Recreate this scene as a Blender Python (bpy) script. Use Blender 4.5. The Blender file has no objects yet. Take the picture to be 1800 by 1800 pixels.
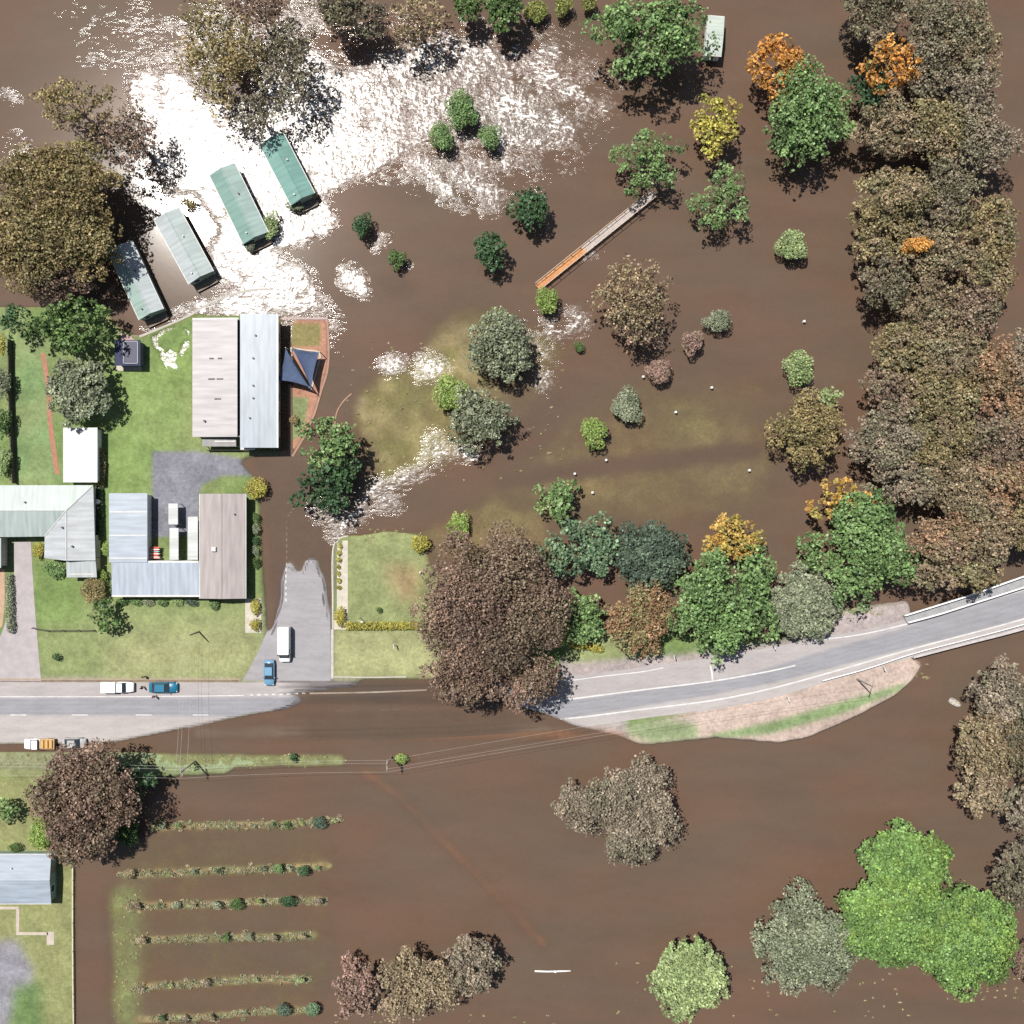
import bpy, bmesh, math, random
import numpy as np
from mathutils import Vector, Matrix

# ---------------------------------------------------------------- camera, sky, sun, exposure
C = bpy.context.scene.collection
SC = bpy.context.scene
ALT = 180.0
cam_d = bpy.data.cameras.new('camera'); cam = bpy.data.objects.new('camera', cam_d); C.objects.link(cam)
cam.location = (0, 0, ALT); cam.rotation_euler = (0, 0, 0)
cam_d.sensor_width = 36; cam_d.angle = 2*math.atan(90/ALT); cam_d.clip_end = 9000; cam_d.clip_start = 1
SC.camera = cam
SX, SY = 0.30, 0.32                       # shadow vector east / south per metre of height
sun_dir = Vector((SX, -SY, -1)).normalized()
sun_d = bpy.data.lights.new('sun', 'SUN'); sun = bpy.data.objects.new('sun', sun_d); C.objects.link(sun)
sun_d.energy = 5.0; sun_d.angle = math.radians(0.5); sun_d.color = (1.0, 0.965, 0.91)
sun.rotation_euler = sun_dir.to_track_quat('-Z', 'Y').to_euler(); sun.location = (-60, 60, 150)
elev = math.atan2(1, math.hypot(SX, SY)); az = math.atan2(-SX, SY)      # sun stands in the north-west
w = bpy.data.worlds.new('World'); SC.world = w; w.use_nodes = True
nt = w.node_tree; bg = nt.nodes['Background']
sky = nt.nodes.new('ShaderNodeTexSky'); sky.sky_type = 'NISHITA'; sky.sun_disc = False
sky.sun_elevation = elev; sky.sun_rotation = az; sky.air_density = 1.2; sky.dust_density = 1.5
nt.links.new(sky.outputs[0], bg.inputs[0]); bg.inputs[1].default_value = 0.052
SC.view_settings.view_transform = 'Standard'; SC.view_settings.look = 'None'
SC.view_settings.gamma = 1; SC.view_settings.exposure = 0.50
try:
    SC.cycles.max_bounces = 6; SC.cycles.transparent_max_bounces = 8; SC.cycles.diffuse_bounces = 3
    SC.cycles.use_denoising = False
except Exception: pass

rng = np.random.default_rng(7)
def W(px, py, h=0.0):
    k = (1-h/ALT)/10.0
    return Vector(((px-900)*k, (900-py)*k, h))

# ---------------------------------------------------------------- materials
MATS = {}
def mat(name, col, rough=0.8, spec=0.3, metal=0.0, mottle=0.12, scale=1.2, fine=0.06):
    """plain painted / mineral surface with two scales of wear"""
    if name in MATS: return MATS[name]
    m = bpy.data.materials.new(name); m.use_nodes = True; t = m.node_tree; b = t.nodes['Principled BSDF']
    b.inputs['Roughness'].default_value = rough; b.inputs['Specular IOR Level'].default_value = spec
    b.inputs['Metallic'].default_value = metal
    tc = t.nodes.new('ShaderNodeTexCoord')
    n1 = t.nodes.new('ShaderNodeTexNoise'); n1.inputs['Scale'].default_value = scale; n1.inputs['Detail'].default_value = 5
    n2 = t.nodes.new('ShaderNodeTexNoise'); n2.inputs['Scale'].default_value = scale*14; n2.inputs['Detail'].default_value = 3
    for n in (n1, n2): t.links.new(tc.outputs['Object'], n.inputs['Vector'])
    r1 = t.nodes.new('ShaderNodeMapRange'); r1.inputs[1].default_value=.3; r1.inputs[2].default_value=.7; r1.inputs[3].default_value=1-mottle; r1.inputs[4].default_value=1+mottle
    r2 = t.nodes.new('ShaderNodeMapRange'); r2.inputs[1].default_value=.3; r2.inputs[2].default_value=.7; r2.inputs[3].default_value=1-fine; r2.inputs[4].default_value=1+fine
    t.links.new(n1.outputs[0], r1.inputs[0]); t.links.new(n2.outputs[0], r2.inputs[0])
    mu = t.nodes.new('ShaderNodeMath'); mu.operation='MULTIPLY'; t.links.new(r1.outputs[0], mu.inputs[0]); t.links.new(r2.outputs[0], mu.inputs[1])
    sc = t.nodes.new('ShaderNodeVectorMath'); sc.operation='SCALE'; sc.inputs[0].default_value = col
    t.links.new(mu.outputs[0], sc.inputs['Scale']); t.links.new(sc.outputs[0], b.inputs['Base Color'])
    MATS[name] = m; return m

def attr_mat(name, rough=0.95, spec=0.1, mottle=0.28, s1=0.35, s2=3.5, fine=0.22, stretch=None):
    """surface whose own colour is painted on its vertices, broken up by noise"""
    m = bpy.data.materials.new(name); m.use_nodes = True; t = m.node_tree; b = t.nodes['Principled BSDF']
    b.inputs['Roughness'].default_value = rough; b.inputs['Specular IOR Level'].default_value = spec
    a = t.nodes.new('ShaderNodeAttribute'); a.attribute_name = 'Col'
    tc = t.nodes.new('ShaderNodeTexCoord'); prev = None
    mp = t.nodes.new('ShaderNodeMapping'); t.links.new(tc.outputs['Object'], mp.inputs[0])
    if stretch: mp.inputs['Scale'].default_value = stretch
    for s, k in ((s1, mottle), (s2, fine), (s2*3.1, fine*.8)):
        n = t.nodes.new('ShaderNodeTexNoise'); n.inputs['Scale'].default_value = s; n.inputs['Detail'].default_value = 4; n.inputs['Roughness'].default_value = .65
        t.links.new(mp.outputs[0], n.inputs['Vector'])
        r = t.nodes.new('ShaderNodeMapRange'); r.inputs[1].default_value=.3; r.inputs[2].default_value=.7; r.inputs[3].default_value=1-k; r.inputs[4].default_value=1+k
        t.links.new(n.outputs[0], r.inputs[0])
        if prev is None: prev = r
        else:
            mu = t.nodes.new('ShaderNodeMath'); mu.operation='MULTIPLY'; t.links.new(prev.outputs[0], mu.inputs[0]); t.links.new(r.outputs[0], mu.inputs[1]); prev = mu
    sc = t.nodes.new('ShaderNodeVectorMath'); sc.operation='SCALE'; t.links.new(a.outputs['Color'], sc.inputs[0])
    t.links.new(prev.outputs[0], sc.inputs['Scale']); t.links.new(sc.outputs[0], b.inputs['Base Color'])
    return m

def roof_mat(name, col, axis='X', rough=.45, pitch=.76):
    """ribbed sheet metal: ribs of bump, sheets of slightly different weathering"""
    if name in MATS: return MATS[name]
    m = bpy.data.materials.new(name); m.use_nodes = True; t = m.node_tree; b = t.nodes['Principled BSDF']
    b.inputs['Roughness'].default_value = rough; b.inputs['Specular IOR Level'].default_value = .4
    tc = t.nodes.new('ShaderNodeTexCoord')
    wv = t.nodes.new('ShaderNodeTexWave'); wv.wave_type='BANDS'; wv.bands_direction = axis; wv.inputs['Scale'].default_value = .5/pitch*.6; wv.inputs['Distortion'].default_value = 0
    t.links.new(tc.outputs['Object'], wv.inputs['Vector'])
    n = t.nodes.new('ShaderNodeTexNoise'); n.inputs['Scale'].default_value = .6; n.inputs['Detail'].default_value = 6
    mp = t.nodes.new('ShaderNodeMapping'); mp.inputs['Scale'].default_value = (2.2,.35,1) if axis=='X' else (.35,2.2,1)
    t.links.new(tc.outputs['Object'], mp.inputs[0]); t.links.new(mp.outputs[0], n.inputs['Vector'])
    r1 = t.nodes.new('ShaderNodeMapRange'); r1.inputs[1].default_value=.3; r1.inputs[2].default_value=.7; r1.inputs[3].default_value=.80; r1.inputs[4].default_value=1.12
    r2 = t.nodes.new('ShaderNodeMapRange'); r2.inputs[3].default_value=.955; r2.inputs[4].default_value=1.02
    t.links.new(n.outputs[0], r1.inputs[0]); t.links.new(wv.outputs['Color'], r2.inputs[0])
    mu = t.nodes.new('ShaderNodeMath'); mu.operation='MULTIPLY'; t.links.new(r1.outputs[0], mu.inputs[0]); t.links.new(r2.outputs[0], mu.inputs[1])
    sc = t.nodes.new('ShaderNodeVectorMath'); sc.operation='SCALE'; sc.inputs[0].default_value = col
    t.links.new(mu.outputs[0], sc.inputs['Scale']); t.links.new(sc.outputs[0], b.inputs['Base Color'])
    MATS[name] = m; return m

def leaf_material():
    m = bpy.data.materials.new('foliage'); m.use_nodes = True; t = m.node_tree; t.nodes.clear()
    o = t.nodes.new('ShaderNodeOutputMaterial'); a = t.nodes.new('ShaderNodeAttribute'); a.attribute_name = 'Col'
    d = t.nodes.new('ShaderNodeBsdfDiffuse'); tr = t.nodes.new('ShaderNodeBsdfTranslucent')
    g = t.nodes.new('ShaderNodeBsdfGlossy'); g.inputs['Roughness'].default_value=.5; g.inputs['Color'].default_value=(.5,.5,.5,1)
    mx = t.nodes.new('ShaderNodeMixShader'); mx.inputs[0].default_value=.28
    m2 = t.nodes.new('ShaderNodeMixShader'); m2.inputs[0].default_value=.04
    t.links.new(a.outputs['Color'], d.inputs['Color']); t.links.new(a.outputs['Color'], tr.inputs['Color'])
    t.links.new(d.outputs[0], mx.inputs[1]); t.links.new(tr.outputs[0], mx.inputs[2])
    t.links.new(mx.outputs[0], m2.inputs[1]); t.links.new(g.outputs[0], m2.inputs[2]); t.links.new(m2.outputs[0], o.inputs[0])
    return m
LEAF = leaf_material()

# ---------------------------------------------------------------- raster helpers (pixel space of the site plan)
STEP = 2.5
xs_in = np.arange(-1000, 1000+.1, STEP); outer = np.array([30,80,200,600,2000,8000,25000.])
ax = np.concatenate([-(1000+outer[::-1]), xs_in, 1000+outer])
PX = 900+ax; PY = 900+ax                       # PX grows east, PY grows south
GX, GY = np.meshgrid(PX, PY)                   # [row=py, col=px]
N = len(ax); PAD = len(outer)
def poly(pts):
    m = np.zeros((N, N), bool); p = np.array(pts, float)
    j0,j1 = np.searchsorted(PX,[p[:,0].min(),p[:,0].max()]); i0,i1 = np.searchsorted(PY,[p[:,1].min(),p[:,1].max()])
    X = GX[i0:i1+1, j0:j1+1]; Y = GY[i0:i1+1, j0:j1+1]; r = np.zeros(X.shape, bool)
    q = np.roll(p, -1, 0)
    for (x0,y0),(x1,y1) in zip(p, q):
        if y0 == y1: continue
        c = ((y0 > Y) != (y1 > Y)) & (X < (x1-x0)*(Y-y0)/(y1-y0)+x0); r ^= c
    m[i0:i1+1, j0:j1+1] = r; return m
def line(pts, width):
    d = np.full((N, N), 1e9)
    p = np.array(pts, float)
    for (x0,y0),(x1,y1) in zip(p[:-1], p[1:]):
        dx,dy = x1-x0,y1-y0; L = dx*dx+dy*dy
        t = np.clip(((GX-x0)*dx+(GY-y0)*dy)/L, 0, 1)
        d = np.minimum(d, np.hypot(GX-x0-t*dx, GY-y0-t*dy))
    return d < width/2
def ell(cx, cy, rx, ry, rot=0):
    c,s = math.cos(rot), math.sin(rot); X=GX-cx; Y=GY-cy
    return ((X*c+Y*s)/rx)**2+((-X*s+Y*c)/ry)**2 < 1
def blur(a, px):
    s = px/STEP
    if s < .3: return a.astype(float)
    k = int(3*s)+1; g = np.exp(-.5*(np.arange(-k,k+1)/s)**2); g /= g.sum(); a = a.astype(float)
    for axis in (0,1):
        b = np.zeros_like(a); pad = [(k,k),(0,0)] if axis==0 else [(0,0),(k,k)]
        P = np.pad(a, pad, mode='edge')
        for i,wt in enumerate(g):
            b += wt*(P[i:i+N,:] if axis==0 else P[:,i:i+N])
        a = b
    return a
def vnoise(scale_px, seed, octs=3):
    r = np.random.default_rng(seed); out = np.zeros((N,N)); amp = 1; tot = 0
    for o in range(octs):
        s = scale_px/2**o; n = int(2000/s)+6; g = r.random((n,n))
        u = np.clip((GX+100)/s, 0, n-2.001); v = np.clip((GY+100)/s, 0, n-2.001)
        i = v.astype(int); j = u.astype(int); fu = u-j; fv = v-i; fu = fu*fu*(3-2*fu); fv = fv*fv*(3-2*fv)
        out += amp*((g[i,j]*(1-fu)+g[i,j+1]*fu)*(1-fv)+(g[i+1,j]*(1-fu)+g[i+1,j+1]*fu)*fv); tot += amp; amp *= .5
    return out/tot

# ---- land and depth
LAND = [
 [(-200,540),(190,540),(205,572),(245,592),(300,570),(340,552),(495,556),(495,800),(440,803),(422,812),(445,835),(455,850),(458,900),(462,990),(466,1040),(470,1110),(462,1140),(440,1160),(425,1192),(425,1205),(-200,1205)],
 [(-200,1190),(640,1190),(625,1204),(560,1212),(500,1220),(535,1230),(505,1246),(440,1257),(350,1275),(250,1296),(190,1308),(-200,1310)],
 [(425,1195),(445,1160),(468,1125),(480,1100),(492,1060),(495,1020),(502,995),(512,985),(520,1005),(530,1008),(538,985),(548,979),(558,985),(562,1005),(572,1015),(575,1060),(582,1100),(583,1200),(425,1200)],
 [(583,1195),(583,1000),(585,958),(602,943),(640,940),(680,933),(735,940),(760,1000),(900,1090),(1000,1097),(1060,1105),(1100,1110),(1200,1110),(1330,1120),(1420,1110),(1480,1070),(1560,1060),(1598,1055),(1602,1090),(1600,1155),(1622,1168),(1600,1200),(1570,1225),(1500,1262),(1420,1297),(1370,1306),(1260,1297),(1200,1303),(1130,1310),(1085,1292),(1010,1275),(960,1255),(915,1243),(890,1232),(860,1212),(760,1194)],
 [(-200,1321),(250,1322),(330,1332),(420,1345),(400,1360),(260,1368),(170,1440),(134,1500),(132,1900),(-200,1900)],
 [(515,562),(515,800),(548,742),(564,690),(577,640),(577,562)],
]
land = np.zeros((N,N))
for p in LAND: land = np.maximum(land, poly(p))
nz = vnoise(60, 3, 4)-.5; nf = vnoise(16, 5, 3)-.5
m = blur(land, 5) + nz*.10 + nf*.10
depth = np.full((N,N), 1.3)
def shallow(mask, d, b):
    global depth
    k = blur(mask, b); depth = depth*(1-k)+d*k
shallow(poly([(600,690),(640,655),(700,635),(760,585),(830,555),(880,540),(940,560),(1000,590),(1015,640),(960,700),(905,745),(860,795),(800,822),(720,852),(650,872),(640,800),(596,745)]), .085, 15)
shallow(ell(700,505,55,35,.3), .14, 16); shallow(poly([(730,560),(840,500),(900,540),(880,600),(760,640)]), .13, 24)
shallow(poly([(900,640),(1100,620),(1400,640),(1400,900),(1200,960),(850,950),(820,880)]), .34, 45)
shallow(poly([(930,815),(1000,770),(1080,730),(1200,690),(1330,700),(1360,800),(1340,890),(1250,930),(1100,925),(950,905),(840,900),(880,868),(960,850)]), .15, 36)
shallow(line([(880,845),(1000,828),(1150,812),(1330,790)], 24), .36, 8)
shallow(poly([(690,945),(760,905),(880,870),(960,900),(1000,1000),(760,1000)]), .13, 14)
shallow(poly([(190,1500),(290,1425),(600,1430),(590,1820),(190,1820)]), .33, 18)
shallow(poly([(185,1560),(250,1560),(250,1820),(195,1820)]), .10, 12)
shallow(poly([(260,1322),(610,1322),(610,1352),(260,1352)]), .07, 6)
shallow(line([(640,1355),(700,1400),(820,1520),(960,1665)], 34), .14, 10)
shallow(poly([(330,1270),(900,1255),(1100,1290),(1100,1310),(330,1310)]), .13, 9)
shallow(poly([(480,1195),(920,1195),(920,1245),(480,1245)]), .10, 5)
shallow(poly([(500,1245),(920,1245),(920,1275),(500,1275)]), .26, 6)
shallow(poly([(440,800),(540,800),(590,930),(590,1100),(480,1100),(460,900)]), .24, 7)
shallow(poly([(560,950),(520,560),(620,500),(640,640),(596,760),(640,880),(640,950)]), .5, 12)
shallow(poly([(600,905),(700,890),(850,845),(960,780),(1060,660),(1000,640),(900,750),(800,830),(640,880)]), .45, 10)
shallow(poly([(280,520),(420,500),(430,540),(260,575)]), .3, 8)
shallow(ell(385,400,40,25), .3, 10)
shallow(poly([(505,568),(565,568),(562,612),(503,610)]), .12, 3)
shallow(line([(600,1765),(1800,1765)], 60), .6, 20)
shallow(poly([(1600,1100),(1640,1150),(1640,1180),(1600,1220)]), .35, 10)
landh = np.full((N,N), .35)
k = blur(poly([(1250,1000),(1900,1000),(1900,1400),(1250,1400)]), 60); landh += .75*k
k = blur(poly([(515,562),(515,800),(548,742),(564,690),(577,640),(577,562)]), 3); landh = landh*(1-k)+.10*k
dn = depth*np.clip(1+nz*1.1+nf*.6,.3,2)
t_ = np.clip((m-.5)*2, -1, 1)
elevn = np.where(t_>0, landh*np.clip(t_*1.6,0,1), -dn*np.clip(-t_*1.25,0,1)**.8)
RL=[[(262,1456),(330,1452),(440,1450),(520,1448),(598,1441)],[(215,1538),(300,1535),(400,1530),(500,1527),(580,1522)],[(222,1594),(320,1591),(440,1586),(566,1583)],[(232,1654),(330,1650),(440,1648),(552,1644)],[(238,1735),(330,1730),(440,1723),(542,1721)],[(240,1793),(350,1789),(450,1780),(560,1775)]]
ridge = np.maximum.reduce([blur(line(r_,12),4) for r_ in RL]); rn = vnoise(14,51,3)-.5
def shoal(k_, base, amp):
    global elevn
    elevn = elevn*(1-k_) + (base+amp*rn+amp*.5*nf)*k_
shoal(np.clip(ridge*1.5,0,1), -.035, .16)
shoal(blur(poly([(250,1324),(605,1326),(612,1346),(420,1352),(255,1350)]),4), -.012, .10)
shoal(blur(poly([(196,1560),(228,1552),(240,1640),(226,1700),(240,1820),(200,1820)]),12)*.8, -.09, .22)
shoal(blur(poly([(690,1334),(730,1328),(735,1340),(700,1345)]),3), -.02,.1)
pud = np.maximum.reduce([blur(line([(268,598),(290,582),(318,572),(332,585),(330,610)],7),2.5),blur(line([(330,600),(318,625),(308,648)],12),4),blur(line([(275,602),(285,625),(296,650)],14),5),blur(ell(300,632,16,22),6)*.9])*np.clip(.55+1.6*nf,0,1)
elevn = np.where((pud>.32)&(elevn>0), -.03-.05*pud, elevn)
far = np.clip((np.maximum(abs(GX-900),abs(GY-900))-1005)/60, 0, 1); elevn = elevn*(1-far)+(-1.5)*far
def zt(x, y):
    u = np.clip((np.asarray(x)*10+1000)/STEP, 0, len(xs_in)-1.001); v = np.clip((1000-np.asarray(y)*10)/STEP, 0, len(xs_in)-1.001)
    j = u.astype(int); i = v.astype(int); fu = u-j; fv = v-i; E = elevn[PAD:N-PAD, PAD:N-PAD]
    return (E[i,j]*(1-fu)+E[i,j+1]*fu)*(1-fv)+(E[i+1,j]*(1-fu)+E[i+1,j+1]*fu)*fv
def zt1(x, y): return float(zt(x, y))

# ---- colours of the ground itself
col = np.zeros((N,N,3)); col[:] = (.13,.085,.055)
def paint(mask, c, b=3, k=1.0):
    c = np.array(c)*.68
    q = (blur(mask, b)*k)[...,None]; col[:] = col*(1-q)+np.array(c)*q
GRASS=(.17,.24,.085); LGRASS=(.255,.285,.13); DRY=(.345,.345,.175); DGR=(.12,.17,.06); SAND=(.49,.385,.33); MUD=(.2,.12,.075)
for p in LAND: paint(poly(p), GRASS, 6)
paint(poly(LAND[1]), (.40,.355,.34), 4); paint(poly([(-200,1300),(340,1296),(330,1312),(-200,1318)]), (.40,.34,.30), 3)
paint(poly([(580,560),(1030,540),(1030,880),(580,960)]), (.31,.34,.14), 20)
paint(poly([(820,640),(1400,640),(1400,960),(700,1000)]), (.33,.30,.16), 40)
paint(poly([(180,1400),(600,1400),(600,1830),(180,1830)]), (.27,.25,.11), 20)
paint(poly([(185,1540),(255,1540),(255,1830),(190,1830)]), (.30,.42,.2), 12)
paint((vnoise(26,41,3)>.56)&poly([(590,560),(1020,540),(1020,860),(600,900)]), (.62,.58,.36), 4, .7)
paint(ell(690,505,70,40), (.30,.30,.12), 20)
paint(poly([(20,590),(75,590),(105,860),(30,860)]), (.19,.28,.12), 6)
paint(poly([(190,640),(340,600),(345,790),(275,800),(265,870),(188,870)]), (.21,.29,.10), 8)
paint(vnoise(90,12,3)>.55, LGRASS, 12, .55)
paint(poly([(60,1060),(470,1060),(470,1200),(60,1200)]), LGRASS, 12, .7)
paint(poly([(200,1110),(440,1090),(460,1200),(180,1200)]), DRY, 25, .75)
paint(poly([(600,940),(740,940),(740,1100),(600,1100)]), LGRASS, 5)
paint(poly([(583,1106),(790,1106),(790,1196),(583,1196)]), DRY, 5, .9)
paint(poly([(675,990),(740,1000),(735,1060),(700,1050)]), (.36,.22,.13), 12, .7)
paint(poly([(-100,1322),(600,1322),(600,1360),(-100,1360)]), (.25,.26,.15), 6)
paint(poly([(-100,1360),(140,1360),(134,1900),(-100,1900)]), (.26,.27,.12), 10)
paint(poly([(-10,1655),(30,1650),(58,1700),(60,1740),(30,1790),(-10,1830)]), (.26,.25,.28), 7)
paint(poly([(25,1735),(75,1720),(80,1830),(15,1830)]), (.14,.21,.08), 8)
paint(poly([(270,795),(345,793),(425,806),(442,836),(390,837),(356,852),(351,870),(351,905),(338,940),(266,945),(270,860)]), (.22,.22,.25), 2.5)
paint(poly([(62,985),(110,985),(112,1012),(150,1020),(150,1100),(62,1100)]), (.17,.25,.08), 8, .7)
paint(ridge>.35, (.42,.36,.22), 2, .85); paint((ridge>.3)&(vnoise(30,61,2)>.52), (.26,.31,.16), 3, .8)
paint(poly([(250,1324),(605,1326),(612,1346),(420,1352),(255,1350)]), (.27,.33,.18), 5)
# verges by the bridge approach
paint(poly([(985,1160),(1200,1150),(1340,1130),(1420,1115),(1480,1075),(1600,1050),(1600,1110),(1420,1140),(1200,1180),(985,1200)]), (.40,.34,.33), 5)
paint(poly([(1000,1100),(1100,1105),(1130,1150),(1000,1166)]), LGRASS, 6)
paint(poly([(1050,1300),(1240,1240),(1400,1200),(1640,1140),(1640,1180),(1560,1240),(1400,1320),(1230,1320)]), SAND, 4)
paint(poly([(930,1245),(1100,1262),(1110,1300),(1060,1296),(980,1270)]), (.42,.38,.36), 3)
paint(poly([(1105,1270),(1170,1262),(1225,1272),(1228,1300),(1150,1306),(1100,1290)]), (.26,.32,.17), 6)
paint(poly([(1240,1292),(1360,1265),(1480,1230),(1590,1198),(1590,1208),(1480,1252),(1350,1288),(1250,1298)]), (.22,.30,.14), 3.5)
paint(line([(640,1355),(700,1400),(820,1520),(960,1665)], 26), (.46,.22,.14), 8)
paint(poly([(330,1272),(1100,1288),(1100,1308),(330,1308)]), (.52,.25,.15), 8)
# flooded roads seen through the water
ROADC=(.13,.11,.12)
paint(poly([(440,800),(540,800),(600,935),(590,960),(583,1195),(470,1195),(470,900)]), (.16,.14,.15), 5)
paint(poly([(565,950),(520,560),(640,480),(900,420),(900,470),(650,620),(590,760),(640,900)]), ROADC, 10)
paint(poly([(600,905),(700,890),(850,845),(960,780),(1060,660),(1000,640),(900,750),(800,830),(640,880)]), ROADC, 8)
paint(line([(880,845),(1000,828),(1150,812),(1330,790)], 26), ROADC, 6)
paint(poly([(490,1196),(920,1196),(900,1290),(480,1290)]), (.11,.1,.10), 4)
paint(poly([(495,562),(577,562),(577,640),(564,690),(546,742),(515,805),(495,800)]), (.42,.22,.15), 3)
paint(poly([(505,568),(565,568),(562,610),(503,608)]), (.24,.21,.09), 2)
paint(poly([(501,695),(543,700),(538,735),(520,775),(501,775)]), (.22,.26,.12), 2)
paint(line([(588,750),(597,715),(615,695)], 7), (.5,.28,.2), 2)
paint(poly([(196,455),(260,590),(190,560),(170,500)]), (.2,.13,.08), 8)

def grid_mesh(name, z, fl, colarr=None):
    V = np.empty((N*N,3), np.float32); V[:,0] = ((GX-900)/10).ravel(); V[:,1] = ((900-GY)/10).ravel(); V[:,2] = z.ravel()
    i = np.arange(N-1); I,J = np.meshgrid(i,i,indexing='ij'); a = (I*N+J).ravel()
    F = np.stack([a, a+N, a+N+1, a+1],1).astype(np.int32)
    me = bpy.data.meshes.new(name); me.vertices.add(N*N); me.vertices.foreach_set('co', V.ravel())
    nf_ = len(F); me.loops.add(nf_*4); me.loops.foreach_set('vertex_index', F.ravel()); me.polygons.add(nf_)
    me.polygons.foreach_set('loop_start', np.arange(nf_, dtype=np.int32)*4); me.polygons.foreach_set('loop_total', np.full(nf_,4,np.int32))
    me.polygons.foreach_set('use_smooth', np.ones(nf_,bool))
    for k_,a_ in fl.items():
        at = me.attributes.new(k_, 'FLOAT', 'POINT'); at.data.foreach_set('value', a_.astype(np.float32).ravel())
    if colarr is not None:
        at = me.attributes.new('Col', 'FLOAT_COLOR', 'POINT'); q = np.ones((N*N,4),np.float32); q[:,:3] = colarr.reshape(-1,3); at.data.foreach_set('color', q.ravel())
    me.update(); me.validate()
    o = bpy.data.objects.new(name, me); C.objects.link(o); return o
def struct(o, kind='structure'): o['kind'] = kind; return o
g = struct(grid_mesh('ground', elevn, {}, col)); g.data.materials.append(attr_mat('ground_cover', mottle=.22, s1=.25, s2=1.6, fine=.20))

# ---- flood water: real depth, rippled patches where the low sun glitters, flecks of froth and painted glint
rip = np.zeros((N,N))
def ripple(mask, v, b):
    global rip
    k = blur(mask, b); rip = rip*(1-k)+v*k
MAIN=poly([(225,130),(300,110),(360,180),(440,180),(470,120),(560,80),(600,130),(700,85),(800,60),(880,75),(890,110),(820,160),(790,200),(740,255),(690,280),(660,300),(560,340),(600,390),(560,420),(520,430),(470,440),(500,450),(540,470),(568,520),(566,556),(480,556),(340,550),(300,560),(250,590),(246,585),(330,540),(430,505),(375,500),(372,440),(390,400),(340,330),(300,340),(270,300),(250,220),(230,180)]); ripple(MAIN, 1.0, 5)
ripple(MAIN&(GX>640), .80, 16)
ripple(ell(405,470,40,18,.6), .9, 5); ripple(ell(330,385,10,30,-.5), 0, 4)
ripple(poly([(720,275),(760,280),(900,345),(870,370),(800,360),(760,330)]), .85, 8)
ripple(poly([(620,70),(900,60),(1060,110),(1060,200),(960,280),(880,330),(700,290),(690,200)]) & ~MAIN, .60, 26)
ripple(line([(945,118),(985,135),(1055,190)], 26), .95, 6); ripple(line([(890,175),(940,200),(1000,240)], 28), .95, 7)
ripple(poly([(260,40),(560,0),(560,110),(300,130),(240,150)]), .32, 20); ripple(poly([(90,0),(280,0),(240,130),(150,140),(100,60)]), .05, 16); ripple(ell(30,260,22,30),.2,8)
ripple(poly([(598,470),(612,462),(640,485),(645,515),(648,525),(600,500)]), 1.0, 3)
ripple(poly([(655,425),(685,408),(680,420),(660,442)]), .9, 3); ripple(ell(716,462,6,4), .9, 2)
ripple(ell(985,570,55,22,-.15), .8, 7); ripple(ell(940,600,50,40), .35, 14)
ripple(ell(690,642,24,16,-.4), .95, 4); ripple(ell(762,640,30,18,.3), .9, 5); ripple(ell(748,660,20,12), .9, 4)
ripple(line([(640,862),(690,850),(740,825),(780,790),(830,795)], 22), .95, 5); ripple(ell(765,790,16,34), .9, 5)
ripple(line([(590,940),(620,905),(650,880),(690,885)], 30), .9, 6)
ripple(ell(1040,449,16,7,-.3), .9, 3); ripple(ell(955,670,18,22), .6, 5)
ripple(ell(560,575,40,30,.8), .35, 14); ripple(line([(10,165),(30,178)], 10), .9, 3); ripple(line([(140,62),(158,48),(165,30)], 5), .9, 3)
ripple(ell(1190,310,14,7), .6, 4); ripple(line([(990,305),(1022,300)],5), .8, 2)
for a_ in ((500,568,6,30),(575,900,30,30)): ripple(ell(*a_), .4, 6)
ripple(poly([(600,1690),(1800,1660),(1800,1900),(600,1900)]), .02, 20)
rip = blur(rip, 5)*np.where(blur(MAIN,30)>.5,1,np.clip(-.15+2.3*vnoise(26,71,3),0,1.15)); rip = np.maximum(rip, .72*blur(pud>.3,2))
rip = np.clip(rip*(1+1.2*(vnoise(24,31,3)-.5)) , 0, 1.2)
wd = np.maximum(-elevn, 0.0)+.004
wd = wd*(1-far)+1.5*far
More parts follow.
